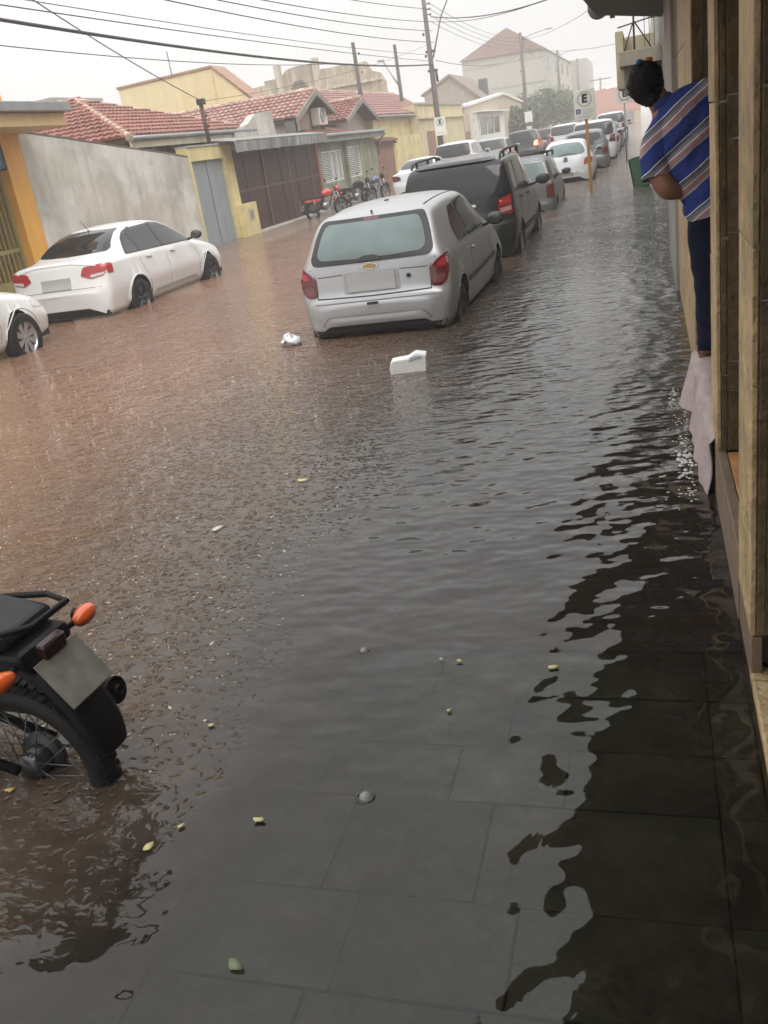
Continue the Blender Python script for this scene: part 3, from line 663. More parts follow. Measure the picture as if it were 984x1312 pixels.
prof = [(-25.0, -.2), (-25.0, 6.55), (-23.6, 6.6), (-23.6, 6.85), (-22.4, 6.85), (-22.0, 7.25), (-21.3, 7.35), (-20.0, 7.35), (-20.0, 6.95), (-18.9, 6.9), (-17.9, 6.95), (-17.9, 6.75), (-16.7, 6.9), (-16.4, 6.3), (-15.9, 6.15), (-15.6, 5.6), (-15.6, -.2)]
MB().prism(prof, 'y', 60, 60.5).build('wall', rum, ru, world=True)
for xa in (-22.5, -19.9): MB().box(xa - .22, xa + .22, 59.75, 59.99, 2, 7.6).build('pilaster', pm('pilaster_plaster', (.52, .46, .37), .8, var=.2, streak=.4), ru, world=True)
MB().box(-24.9, -15.7, 59.85, 59.98, 5.7, 5.85).build('string_course', MATS['pilaster_plaster'], ru, world=True)
MB().prism([(-21.8, 6.1), (-20.7, 6.1), (-21.0, 6.5), (-21.5, 6.5)], 'y', 59.93, 59.99).build('broken_vent', pm('dark_vent', (.12, .1, .09), .9), ru, world=True)  # flat dark brown panel on the facade
br = E('brown_roofed_building', (-14.4, 76, 0), 'low building with a dull brown pitched roof in front of the tall apartment block', 'building')
MB().prism([(-16.5, -.2), (-12.1, -.2), (-12.1, 4.1), (-14.35, 6.0), (-16.5, 5.0)], 'y', 75, 84).build('wall', pm('dull_brown_wall', (.30, .26, .23), .8), br, world=True)
MB().prism([(-16.7, 4.95), (-14.35, 6.03), (-11.9, 3.95), (-11.9, 4.1), (-14.35, 6.2), (-16.7, 5.1)], 'y', 74.8, 84.2).build('roof', pm('dull_brown_roof', (.22, .16, .14), .8), br, world=True)
MB().box(-13.0, -12.3, 80, 80.6, 4.3, 5.7).build('chimney', pm('dark_flue', (.08, .08, .08), .8), br, world=True)
bb = E('apartment_block', (-15, 115, 0), 'tall pale apartment block with a dull red pitched roof fading into the rain', 'building')
bbm = pm('pale_block_wall', (.46, .44, .36), .8, var=.06, scale=.3, streak=.1)
MB().prism([(-19.5, -.2), (-10.4, -.2), (-10.4, 9.2), (-14.2, 11.5), (-19.5, 9.3)], 'y', 110, 150).build('wall', bbm, bb, world=True)
MB().prism([(-19.7, 9.28), (-10.2, 9.1), (-14.2, 11.75)], 'y', 109.7, 150.2).build('roof', pm('dull_red_roof', (.27, .15, .13), .7), bb, world=True)
for k in range(4):
    for j in range(3): MB().box(-10.398, -10.36, 114 + k * 9, 117 + k * 9, 2.2 + j * 2.5, 3.5 + j * 2.5).build('window', MATS['dark_glass'], bb, world=True)
for z in (3.4, 5.9, 8.3): MB().box(-19.5, -10.4, 109.95, 109.99, z, z + .08).build('floor_band', pm('block_band', (.36, .34, .3), .8), bb, world=True)
b6 = E('hillside_block', (-9.5, 158, 0), 'faint pale block seen beyond the apartment block through heavy rain', 'building')
MB().box(-16, -8.2, 152, 170, -.2, 9.6).build('wall', pm('far_wall', (.42, .4, .36), .8), b6, world=True)
b7 = E('salmon_building', (-4, 132, 0), 'salmon pink low building closing the end of the street in the rain', 'building')
MB().box(-7.5, -.6, 128, 140, 1.5, 4.4).build('upper_wall', pm('salmon_paint', (.62, .30, .22), .7), b7, world=True)
MB().box(-7.5, -.6, 128.1, 140, -.2, 1.5).build('wall', pm('yellow_far_paint', (.6, .5, .3), .7), b7, world=True)
for k in range(3): MB().box(-6.6 + k * 2.1, -5.6 + k * 2.1, 128.03, 128.08, 0, 1.3).build('door', MATS['grey_door'], b7, world=True)
gk = E('grey_back_roof', (-30, 46, 0), 'grey sheet metal roof just showing behind the red hip roof on the left', 'building')
MB().prism([(42.3, 6.15), (45.6, 6.6), (50.6, 6.62), (50.6, -.2), (42.3, -.2)], 'x', -36, -30.1).build('wall', pm('grey_back_wall', (.33, .3, .28), .8), gk, world=True)
MB().prism([(42.2, 6.18), (45.6, 6.63), (50.7, 6.65), (50.7, 6.8), (45.6, 6.8), (42.2, 6.33)], 'x', -36, -30).build('roof', pm('grey_sheet', (.3, .28, .27), .6), gk, world=True)

# ================================================================== CARS
def pchip(xs, ys, xq):
    xs = np.array(xs, float); ys = np.array(ys, float); h = np.diff(xs); d = np.diff(ys) / h
    m = np.zeros_like(ys); m[0] = d[0]; m[-1] = d[-1]
    for i in range(1, len(xs) - 1):
        if d[i - 1] * d[i] > 0: m[i] = 2 * d[i - 1] * d[i] / (d[i - 1] + d[i])
    i = np.clip(np.searchsorted(xs, xq) - 1, 0, len(h) - 1); t = (xq - xs[i]) / h[i]
    return (1 + 2 * t) * (1 - t) ** 2 * ys[i] + t * (1 - t) ** 2 * h[i] * m[i] + t * t * (3 - 2 * t) * ys[i + 1] + t * t * (t - 1) * h[i] * m[i + 1]
def section(zb, wb, zm, wm, zbelt, wbelt, zt, wt):
    cr = min(.055, max(.01, (zt - zbelt) * .45))
    P = [(wb - .05, zb), (wb, zb + .05), (wm, zm), (wbelt, zbelt), (wt + .015, zt - cr), (wt * .6, zt - cr * .12), (0, zt)]
    pts = [Vector((a, 0, b)) for a, b in P]
    rad = [.0, .05, .10, .05, .075, .15, 0]
    out = [pts[0]]
    for i in range(1, len(pts) - 1):
        a, b, c = pts[i - 1], pts[i], pts[i + 1]
        r1 = min(rad[i], (b - a).length * .45); r2 = min(rad[i], (c - b).length * .45)
        p = b + (a - b).normalized() * r1 if r1 else b; q = b + (c - b).normalized() * r2 if r2 else b
        for k in range(5):
            t = k / 4; out.append(p * (1 - t) ** 2 + b * 2 * t * (1 - t) + q * t * t)
    out.append(pts[-1])
    res = [out[0]]
    for a, b in zip(out[:-1], out[1:]):
        L = (b - a).length; k = 3 if L > .14 else 1
        for j in range(1, k + 1): res.append(a.lerp(b, j / k))
    return out
class Car:
    def __init__(s, K, paint, L, W, arches, rear_bend=.09, front_bend=.16, step=.03, arch_r=.335, zaxle=.29):
        s.L, s.W = L, W; K = np.array(K, float)
        k0 = K[0].copy(); ks = k0.copy(); ks[[2, 4, 6, 8]] *= .80; ks[1] += .06; ks[5] -= .035; ks[7] -= .04; km = k0 * .62 + ks * .38; km[0] = .005; k0[0] = .014
        K = np.vstack([ks, km, k0, K[1:]]) if K[1, 0] > .014 else K
        xs = K[:, 0]
        base = list(np.arange(0, L, step)) + list(xs) + [L] + [.002, .005, .009, .014, .02, .026]
        for xa in arches: base += [xa + arch_r * math.cos(a) for a in np.linspace(0, math.pi, 25)]
        base = sorted(set(round(float(x), 4) for x in base if 0 <= x <= L))
        xq = np.array([b for i, b in enumerate(base) if i == 0 or b - base[i - 1] > .002]); cols = [pchip(xs, K[:, c], xq) for c in range(1, 9)]
        rings = []
        for i, x in enumerate(xq):
            zb, wb, zm, wm, zbe, wbe, zt, wt = [float(c[i]) for c in cols]
            half = [Vector((0, p.x, p.z)) for p in section(zb, wb, zm, wm, zbe, wbe, zt, wt)]
            za = 0
            for xa in arches:
                d = abs(x - xa)
                if d < arch_r: za = max(za, zaxle + math.sqrt(arch_r ** 2 - d * d))
            if za > zb:
                nh = []
                # y of the side skin at height za
                for k, p in enumerate(half):
                    if p.z < za and k < len(half) * .6:
                        y = p.y
                        for q, q2 in zip(half[:-1], half[1:]):
                            if q.z <= za <= q2.z and q.y > .4: y = q.y + (q2.y - q.y) * (za - q.z) / max(1e-6, q2.z - q.z); break
                        nh.append(Vector((0, max(y, wm - .03) + .008 * (1 if za > .4 else 0), za + .0002 * k)))
                    else: nh.append(p)
                half = nh
            wmx = max(p.y for p in half)
            ring = []
            for sgn in (1, -1):
                pp = half if sgn == 1 else half[::-1][1:]
                for p in pp:
                    xx = x; yn = abs(p.y) / (W / 2)
                    if x < .9: xx += rear_bend * yn ** 2.6 * (1 - x / .9)
                    f = L - x
                    if f < 1.3: xx -= front_bend * yn ** 2.6 * (1 - f / 1.3)
                    ring.append((xx, sgn * p.y, p.z))
            rings.append(ring)
        n = len(rings[0]); q = MB(); vs = [p for r_ in rings for p in r_]
        fs = [(i * n + j, (i + 1) * n + j, (i + 1) * n + j + 1, i * n + j + 1) for i in range(len(rings) - 1) for j in range(n - 1)]
        q.add(vs, fs, 0, True)
        q.add([], [(i * n, i * n + n - 1, (i + 1) * n + n - 1, (i + 1) * n) for i in range(len(rings) - 1)], 0)
        q.f[-(len(rings) - 1):] = [(i * n, i * n + n - 1, (i + 1) * n + n - 1, (i + 1) * n) for i in range(len(rings) - 1)]
        q.m[-(len(rings) - 1):] = [1] * (len(rings) - 1)
        q.f.append(tuple(range(n))); q.m.append(0); q.sm.append(False); q.f.append(tuple((len(rings) - 1) * n + j for j in range(n))); q.m.append(0); q.sm.append(False)
        q.sm[-2:] = [True, True]
        s.me = q.mesh('body', [paint, MATS['car_underside']])
        bm = bmesh.new(); bm.from_mesh(s.me)
        for e in bm.edges:
            if len(e.link_faces) == 2 and e.calc_face_angle(0) > R(38): e.smooth = False
        bm.to_mesh(s.me); s.bvh = BVHTree.FromBMesh(bm); bm.free()
    def patch(s, name, poly, view, mat, parent, side=1, off=.004, th=.012, cell=.035, rnd=.0, smooth=True):
        if rnd: poly = roundpoly(poly, rnd)
        bm = bmesh.new(); vs = [bm.verts.new((a, b, 0)) for a, b in poly]; bm.faces.new(vs)
        xs = [p[0] for p in poly]; ys = [p[1] for p in poly]
        for ax, lo, hi in ((0, min(xs), max(xs)), (1, min(ys), max(ys))):
            k = int((hi - lo) / cell)
            for i in range(1, k + 1):
                c = lo + (hi - lo) * i / (k + 1); no = Vector((1, 0, 0)) if ax == 0 else Vector((0, 1, 0))
                bmesh.ops.bisect_plane(bm, geom=bm.verts[:] + bm.edges[:] + bm.faces[:], plane_co=no * c, plane_no=no)
        bmesh.ops.triangulate(bm, faces=bm.faces[:])
        if view == 'rear': D = Vector((1, 0, 0)); O = lambda a, b: Vector((-2, a, b))
        elif view == 'front': D = Vector((-1, 0, 0)); O = lambda a, b: Vector((s.L + 2, a, b))
        elif view == 'side': D = Vector((0, -side, 0)); O = lambda a, b: Vector((a, side * 3, b))
        else: D = Vector((0, 0, -1)); O = lambda a, b: Vector((a, b, 4))
        pos = {}; last = None
        for v in bm.verts:
            hit, nn, _, _ = s.bvh.ray_cast(O(v.co.x, v.co.y), D)
            pos[v] = hit
        good = [p for p in pos.values() if p is not None]
        if not good: bm.free(); return None
        for v in list(pos):
            if pos[v] is None: pos[v] = min(good, key=lambda p: (p - O(v.co.x, v.co.y) - D * 2).length if False else ((p.y - O(v.co.x, v.co.y).y) ** 2 * (view != 'side') + (p.z - O(v.co.x, v.co.y).z) ** 2 * (view != 'top') + (p.x - O(v.co.x, v.co.y).x) ** 2 * (view in ('side', 'top'))))
        bound = [e for e in bm.edges if len(e.link_faces) == 1]
        for v in bm.verts: v.co = pos[v] - D * off
        idx = {v: i for i, v in enumerate(bm.verts)}
        q = MB(); V = [v.co.copy() for v in bm.verts]
        q.add(V, [tuple(idx[v] for v in f.verts) for f in bm.faces], 0, smooth)
        for e in bound:
            a, b = e.verts[0].co.copy(), e.verts[1].co.copy()
            q.add([a, b, b + D * th, a + D * th], [(0, 1, 2, 3)], 0, False)
        bm.free()
        me = bpy.data.meshes.new(name); me.from_pydata([tuple(v) for v in q.v], [], q.f); me.materials.append(mat); me.polygons.foreach_set('use_smooth', q.sm); me.update()
        bm = bmesh.new(); bm.from_mesh(me); bmesh.ops.recalc_face_normals(bm, faces=bm.faces)
        c = [f for f in bm.faces if f.normal.dot(D) > 0.2 and f.smooth]
        if len(c) > len(bm.faces) * .3: bmesh.ops.reverse_faces(bm, faces=bm.faces)
        bm.to_mesh(me); bm.free()
        return link(name, me, parent)
    def line(s, pts, view, mat, parent, w=.008, side=1, name='seam', off=.0015):
        """a thin shut line following the skin"""
        poly = []; P = [Vector((a, b)) for a, b in pts]; L_, R_ = [], []
        for i, p in enumerate(P):
            t = (P[min(i + 1, len(P) - 1)] - P[max(i - 1, 0)]).normalized(); n_ = Vector((-t.y, t.x)) * w / 2
            L_.append(tuple(p + n_)); R_.append(tuple(p - n_))
        return s.patch(name, L_ + R_[::-1], view, mat, parent, side, off, .004, .12)
def roundpoly(poly, r):
    out = []; n = len(poly)
    for i in range(n):
        a, b, c = Vector(poly[i - 1]), Vector(poly[i]), Vector(poly[(i + 1) % n])
        r1 = min(r, (a - b).length * .4); r2 = min(r, (c - b).length * .4)
        p = b + (a - b).normalized() * r1; q = b + (c - b).normalized() * r2
        for k in range(5): t = k / 4; out.append(tuple(p * (1 - t) ** 2 + b * 2 * t * (1 - t) + q * t * t))
    return out
def mir(poly): return [(-a, b) for a, b in poly][::-1]
pm('car_underside', (.012, .012, .012), .8)
tyre_m = pm('wet_tyre_rubber', (.008, .008, .008), .55, spec=.25, var=.2)
rim_silver = pm('silver_rim', (.50, .50, .50), .3, metal=.7, var=.08)
rim_dark = pm('dark_grey_rim', (.07, .07, .075), .35, metal=.6, var=.1)
black_pl = pm('black_plastic', (.02, .02, .02), .4)
seam_m = pm('shut_line', (.02, .02, .02), .7)
lamp_red = pm('tail_lamp_red', (.24, .008, .010), .12, var=.2, scale=20, coat=.6)
lamp_dkred = pm('tail_lamp_dark_red', (.13, .010, .012), .12, var=.25, scale=20, coat=.6)
lamp_clear = pm('lamp_clear', (.62, .60, .58), .1, var=.2, scale=30, coat=.6)
lamp_orange = pm('lamp_orange', (.75, .16, .02), .15, coat=.5)
plate_m = pm('blank_plate', (.42, .42, .41), .45, var=.08, scale=5)
chrome = pm('chrome', (.6, .6, .6), .15, metal=1.)
def glassmat(name, col, r=.06): return pm(name, col, r, var=.25, scale=1.6, coat=.1, spec=.4)
g_dark = glassmat('tinted_window', (.018, .019, .021))
g_sky = glassmat('sky_tint_window', (.16, .215, .21), .18)  # sky reflection put into the base colour of the glass
g_mid = glassmat('side_window', (.06, .068, .068))
g_brown = glassmat('rain_window_brown', (.075, .052, .045))
def paint(name, col, metal=0., r=.3): return pm(name, col, r, metal=metal, var=.05, scale=2.2, coat=.35, bump=.10, bscale=170)
def wheel(parent, x, y, r, w, rim, side, spokes=5, zc=None, style=0):
    z = r if zc is None else zc
    q = MB(); h = w / 2; prof = [(r * .62, -h * .9), (r * .90, -h), (r * .985, -h * .75), (r, -h * .3), (r, h * .3), (r * .985, h * .75), (r * .90, h), (r * .62, h * .9)]
    q.lathe(prof, (0, 0, 0), 'y', 40); wh = q.build('wheel', tyre_m, parent); wh.location = (x, y, z)
    so = side * h * .62
    q = MB(); q.lathe([(r * .66, side * h * .92), (r * .60, side * h * .84), (r * .58, -side * h * .2)], (0, 0, 0), 'y', 36)
    q.lathe([(.0, so), (r * .13, so), (r * .16, so - side * .02), (r * .16, so - side * .05)], (0, 0, 0), 'y', 16)
    for i in range(spokes):
        an = 2 * math.pi * i / spokes + .3
        if style == 0:
            for d in (-.10, .10):
                a1 = an + d * .5; a2 = an + d * 1.9
                q.tube([(r * .12 * math.cos(a1), so - side * .008, r * .12 * math.sin(a1)), (r * .61 * math.cos(a2), so + side * .004, r * .61 * math.sin(a2))], [r * .05, r * .04], n=6)
        else:
            c, s_ = math.cos, math.sin
            q.add([(r * .10 * c(an - .5), so, r * .10 * s_(an - .5)), (r * .62 * c(an - .16), so + side * .012, r * .62 * s_(an - .16)), (r * .62 * c(an + .30), so + side * .012, r * .62 * s_(an + .30)), (r * .35 * c(an + .42), so, r * .35 * s_(an + .42)), (r * .12 * c(an + .5), so, r * .12 * s_(an + .5))], [(0, 1, 2, 3, 4)])
    q.build('rim', rim, wh)
    MB().lathe([(.0, -side * h * .1), (r * .6, -side * h * .1)], (0, 0, 0), 'y', 24).build('brake_backing', MATS['car_underside'], wh)
    return wh
def mirror(parent, x, y, z, m, side, s_=1.):
    q = MB(); q.tube([(x, y * .93, z - .05), (x - .01, y + side * .05, z - .02)], .022)
    q.ball((x - .005, y + side * .13 * s_, z + .02), (.055 * s_, .11 * s_, .075 * s_), 14, 10)
    o = q.build('mirror', m, parent)
    MB().ball((x - .045 * s_, y + side * .13 * s_, z + .02), (.02, .09 * s_, .06 * s_), 12, 8).build('mirror_glass', g_mid, o)
def handle(car, x, z, m, parent, side): car.patch('handle', roundpoly([(x - .09, z - .018), (x + .09, z - .022), (x + .09, z + .014), (x - .09, z + .018)], .015), 'side', m, parent, side, off=.028, th=.02)

KEYS = {}
#            x     zb   wb   zm   wm   zbelt wbelt ztop  wtop
KEYS['hatch'] = [(0, .30, .60, .42, .66, .50, .64, .55, .56), (.02, .25, .68, .45, .73, .54, .71, .59, .62), (.045, .23, .72, .48, .765, .56, .745, .615, .66), (.06, .22, .735, .50, .775, .60, .765, .70, .68),
  (.075, .22, .74, .52, .785, .74, .775, .84, .69), (.10, .21, .745, .54, .795, .85, .785, .955, .685), (.22, .2, .75, .54, .805, .89, .79, 1.13, .655), (.36, .2, .755, .54, .815, .90, .79, 1.29, .62), (.45, .2, .755, .54, .815, .90, .79, 1.365, .595),
  (.58, .2, .755, .54, .815, .90, .79, 1.395, .585), (1.3, .2, .755, .54, .82, .90, .785, 1.43, .585), (1.9, .2, .755, .54, .82, .90, .785, 1.42, .575), (2.25, .2, .755, .54, .82, .90, .785, 1.37, .565), (2.6, .2, .755, .54, .82, .90, .78, 1.17, .60), (2.92, .2, .755, .54, .815, .88, .77, .96, .66), (3.3, .2, .75, .5, .81, .80, .75, .88, .62), (3.62, .22, .73, .5, .79, .70, .72, .77, .58), (3.75, .25, .68, .45, .74, .60, .68, .66, .54), (3.79, .30, .6, .42, .66, .52, .6, .56, .5)]
def scalek(k, L, W, H, L0=3.79, W0=1.64, H0=1.43):
    return [(a * L / L0, b, c * W / W0, d * H / H0, e * W / W0, f * H / H0, g * W / W0, h * H / H0, i * W / W0) for a, b, c, d, e, f, g, h, i in KEYS[k]]
KEYS['suv'] = [(0, .34, .62, .50, .68, .62, .66, .66, .58), (.03, .28, .72, .52, .78, .66, .76, .71, .66), (.06, .26, .76, .56, .82, .70, .80, .76, .70), (.075, .25, .78, .60, .84, .90, .825, 1.00, .74),
  (.10, .25, .79, .62, .85, 1.05, .83, 1.14, .73), (.17, .24, .79, .62, .86, 1.08, .83, 1.34, .745), (.26, .24, .79, .62, .865, 1.09, .83, 1.54, .715), (.34, .24, .79, .62, .87, 1.09, .83, 1.61, .70), (.6, .24, .79, .62, .87, 1.08, .83, 1.645, .70),
  (1.6, .24, .79, .62, .87, 1.05, .83, 1.665, .695), (2.4, .24, .79, .62, .87, 1.02, .83, 1.63, .675), (2.8, .24, .79, .62, .87, 1.0, .83, 1.53, .66), (3.1, .24, .79, .62, .87, .99, .83, 1.34, .66), (3.45, .24, .79, .62, .87, .98, .82, 1.08, .72), (3.9, .25, .78, .6, .86, .9, .80, .99, .68), (4.2, .27, .76, .55, .82, .80, .75, .88, .62), (4.32, .30, .7, .5, .76, .66, .70, .72, .58), (4.36, .34, .6, .48, .66, .6, .62, .64, .5)]
KEYS['sedan'] = [(0, .32, .66, .48, .72, .60, .70, .64, .60), (.03, .27, .75, .50, .81, .64, .79, .70, .68), (.06, .25, .78, .54, .84, .70, .82, .78, .72), (.08, .25, .79, .58, .855, .88, .84, .98, .74), (.11, .24, .80, .6, .865, .97, .845, 1.06, .73),
  (.16, .24, .80, .6, .875, .99, .85, 1.085, .72), (.40, .24, .81, .6, .885, 1.0, .85, 1.11, .70), (.62, .24, .81, .6, .89, 1.0, .85, 1.15, .67), (.95, .24, .81, .6, .895, .99, .85, 1.32, .60), (1.25, .24, .81, .6, .895, .98, .845, 1.42, .565), (1.6, .24, .81, .6, .895, .97, .84, 1.465, .56), (2.1, .24, .81, .6, .895, .95, .84, 1.475, .56), (2.5, .24, .81, .6, .895, .94, .84, 1.44, .56), (2.85, .24, .81, .6, .895, .93, .83, 1.31, .60), (3.35, .24, .81, .6, .89, .90, .82, 1.02, .70), (3.9, .25, .80, .58, .88, .82, .80, .93, .66), (4.35, .27, .78, .54, .84, .72, .76, .82, .60), (4.52, .30, .72, .5, .78, .62, .70, .70, .56), (4.59, .34, .62, .48, .68, .56, .62, .60, .5)]
KEYS['uno'] = [(0, .32, .64, .42, .68, .48, .66, .52, .60), (.03, .27, .72, .45, .75, .52, .74, .57, .68), (.05, .26, .73, .50, .765, .60, .755, .66, .70), (.065, .25, .735, .52, .77, .80, .76, .88, .71), (.09, .25, .74, .54, .775, .87, .765, .96, .70), (.20, .25, .74, .54, .775, .88, .765, 1.20, .635), (.30, .25, .74, .54, .775, .88, .765, 1.375, .60), (.38, .25, .74, .54, .775, .88, .765, 1.41, .595), (.6, .25, .74, .54, .775, .88, .765, 1.43, .595), (1.6, .25, .74, .54, .775, .88, .765, 1.445, .59), (2.1, .25, .74, .54, .775, .88, .765, 1.41, .585), (2.4, .25, .74, .54, .775, .87, .76, 1.24, .61), (2.75, .25, .74, .54, .775, .86, .75, .97, .68), (3.2, .25, .74, .5, .77, .78, .74, .87, .66), (3.55, .27, .73, .5, .76, .72, .72, .78, .64), (3.62, .3, .7, .45, .72, .6, .68, .64, .6), (3.65, .33, .64, .42, .66, .5, .62, .54, .56)]
KEYS['ka'] = [(0, .34, .52, .44, .58, .52, .56, .56, .46), (.03, .28, .64, .46, .69, .58, .67, .64, .56), (.07, .25, .70, .5, .745, .68, .725, .76, .62), (.13, .24, .74, .54, .785, .80, .765, .90, .66), (.20, .24, .75, .56, .80, .88, .78, 1.00, .65), (.35, .24, .755, .56, .81, .90, .785, 1.15, .60), (.55, .24, .755, .56, .813, .91, .785, 1.29, .545), (.8, .24, .755, .56, .813, .91, .785, 1.375, .52), (1.3, .24, .755, .56, .813, .91, .785, 1.41, .52), (1.8, .24, .755, .56, .813, .90, .785, 1.39, .52), (2.2, .24, .755, .56, .813, .90, .785, 1.25, .55), (2.7, .24, .755, .54, .81, .86, .77, .99, .64), (3.2, .25, .75, .5, .79, .76, .73, .85, .58), (3.5, .28, .68, .46, .72, .62, .66, .68, .52), (3.62, .34, .54, .44, .58, .52, .52, .56, .44)]

# ---------- silver hatchback, nearest parked car
silver = paint('silver_car_paint', (.42, .425, .43), .5, .33)
def silver_hatch(root):
    c = Car(scalek('hatch', 3.79, 1.64, 1.43), silver, 3.79, 1.64, (.62, 3.05), arch_r=.33, zaxle=.30); link('body', c.me, root)
    c.patch('rear_window_seal', [(-.61, .925), (.61, .925), (.65, .98), (.60, 1.19), (.54, 1.33), (-.54, 1.33), (-.60, 1.19), (-.65, .98)], 'rear', black_pl, root, off=.010, rnd=.05)
    gp = c.patch('rear_window', [(-.53, .975), (-.15, .965), (.15, .965), (.53, .975), (.575, 1.03), (.535, 1.20), (.485, 1.295), (-.485, 1.295), (-.535, 1.20), (-.575, 1.03)], 'rear', g_sky, root, off=.015, rnd=.05)
    c.patch('brake_light', [(-.09, 1.298), (.09, 1.298), (.08, 1.325), (-.08, 1.325)], 'rear', lamp_dkred, root, off=.018)
    # wiper boss and arm
    c.patch('wiper', roundpoly([(-.13, .935), (.13, .935), (.10, .975), (.04, .99), (-.04, .99), (-.10, .975)], .02), 'rear', black_pl, root, off=.022, th=.02)
    for sg in (1, -1):
        lp = [(.595, .70), (.60, .79), (.665, .86), (.765, .925), (.785, .86), (.785, .74), (.755, .655), (.70, .615), (.61, .625)]
        l = c.patch('tail_light', lp if sg == 1 else mir(lp), 'rear', lamp_dkred, root, off=.008, th=.02, rnd=.02)
        lp2 = [(.625, .65), (.70, .64), (.745, .68), (.755, .73), (.63, .73)]
        if l: o = c.patch('reflector', lp2 if sg == 1 else mir(lp2), 'rear', pm('tail_lamp_smoky', (.16, .05, .045), .15, coat=.5), l, off=.012, rnd=.02)
        lp3 = [(.665, .80), (.755, .80), (.76, .89), (.70, .85)]
        if l: c.patch('lamp_lens', lp3 if sg == 1 else mir(lp3), 'rear', pm('tail_lamp_bright', (.42, .03, .03), .12, coat=.5), l, off=.012, rnd=.015)
    # hatch shut line, plate recess, plate
    for sg in (1, -1): c.line([(sg * .60, .60), (sg * .60, .80), (sg * .66, .90)], 'rear', seam_m, root)
    c.line([(-.60, .605), (0, .600), (.60, .605)], 'rear', seam_m, root, w=.012)
    for sg in (1, -1): c.line([(sg * .30, .825), (sg * .58, .815)], 'rear', pm('crease_shadow_line', (.10, .10, .10), .5), root, w=.010)  # dark strip draws the shade of a body crease, no opening here
    c.patch('plate_recess', [(-.30, .635), (.30, .635), (.29, .835), (-.29, .835)], 'rear', pm('silver_recess', (.36, .37, .38), .4, metal=.2), root, off=.003, rnd=.03)
    c.patch('number_plate', [(-.25, .65), (.25, .65), (.25, .815), (-.25, .815)], 'rear', plate_m, root, off=.014, th=.012)
    MB().lathe([(0, -.002), (.014, -.002), (.022, .0), (.022, .012)], (.055, -.39, .755), 'x', 16).build('lock', black_pl, root)
    # gold cross-shaped emblem
    em = [(-.085, -.012), (-.078, .018), (-.030, .018), (-.026, .034), (.040, .034), (.037, .018), (.085, .018), (.078, -.012), (.030, -.012), (.026, -.030), (-.040, -.030), (-.036, -.012)]
    e = c.patch('emblem', [(a, b + .885) for a, b in em], 'rear', chrome, root, off=.014, th=.015)
    c.patch('emblem_gold', [(a * .86, b * .78 + .885) for a, b in em], 'rear', pm('emblem_gold_metal', (.34, .21, .06), .35, metal=.5), e or root, off=.018)
    # bumper
    c.patch('bumper_slot', roundpoly([(-.60, .325), (.60, .325), (.50, .425), (-.50, .425)], .03), 'rear', pm('bumper_inset_grey', (.20, .205, .21), .5), root, off=.002)
    c.patch('bumper_lip', roundpoly([(-.57, .325), (.57, .325), (.50, .405), (-.50, .405)], .03), 'rear', silver, root, off=.008)
    c.line([(-.74, .548), (-.3, .556), (.3, .556), (.74, .548)], 'rear', pm('bumper_gap', (.16, .16, .16), .6), root, w=.010)
    c.patch('bumper_shadow_strip', [(-.66, .245), (.66, .245), (.68, .285), (-.68, .285)], 'rear', black_pl, root, off=.004)
    MB().box(-.02, .0, -.055, .055, .52, .545).build('hatch_catch', black_pl, root)
    for sg in (1, -1):
        s_ = sg
        c.patch('window', [(.80, .93), (1.28, .945), (1.30, 1.30), (1.02, 1.285), (.78, 1.10)], 'side', g_brown if s_ < 0 else g_mid, root, s_, off=.004, rnd=.05)
        c.patch('window_seal', [(1.335, .935), (2.42, .95), (2.42, 1.00), (2.12, 1.22), (1.92, 1.325), (1.335, 1.315)], 'side', black_pl, root, s_, off=.003, rnd=.03)
        c.patch('window', [(1.36, .955), (2.36, .965), (2.36, 1.0), (2.09, 1.205), (1.90, 1.30), (1.36, 1.295)], 'side', g_mid, root, s_, off=.007, rnd=.03)
        c.line([(1.30, .30), (1.26, .50), (1.28, .80), (1.31, .93)], 'side', seam_m, root, side=s_)
        c.line([(2.46, .30), (2.50, .60), (2.46, .92)], 'side', seam_m, root, side=s_)
        c.line([(.98, .52), (2.9, .56)], 'side', black_pl, root, w=.05, side=s_, name='rub_strip', off=.012)
        handle(c, 1.44, .80, silver, root, s_)
        mirror(root, 2.30, s_ * .80, .97, black_pl, s_)
        c.line([(.5, .60), (.62, .66), (.9, .62)], 'side', MATS['crease_shadow_line'], root, w=.005, side=s_)
        wheel(root, .62, s_ * .70, .285, .17, rim_dark, s_, 7); wheel(root, 3.05, s_ * .70, .285, .17, rim_dark, s_, 7)
        c.line([(.60, s_ * .50), (1.2, s_ * .515), (2.1, s_ * .505)], 'top', seam_m, root, w=.016, name='roof_trim', off=.003)
    MB().tube([(.42, .0, 1.355), (.42, 0, 1.385)], .010).build('washer_nozzle', black_pl, root)
    MB().box(1.0, 1.06, -.02, .02, 1.41, 1.432).build('aerial_base', black_pl, root)
    MB().box(.1, 3.6, -.72, .72, .22, .30).build('floor_pan', MATS['car_underside'], root)
def car_root(name, x, y, sink, yaw, label, group=None):
    o = E(name, (x, y, -sink), label, 'car', group, R(90 + yaw)); return o
PARK = 'cars parked along the right kerb in the flood'
LEFTP = 'cars parked along the left kerb in the flood'
r1 = car_root('parked_car', -2.68, 8.66, .19, -.4, 'silver hatchback with pale teal rear window parked in brown flood water, nearest car', PARK); silver_hatch(r1)

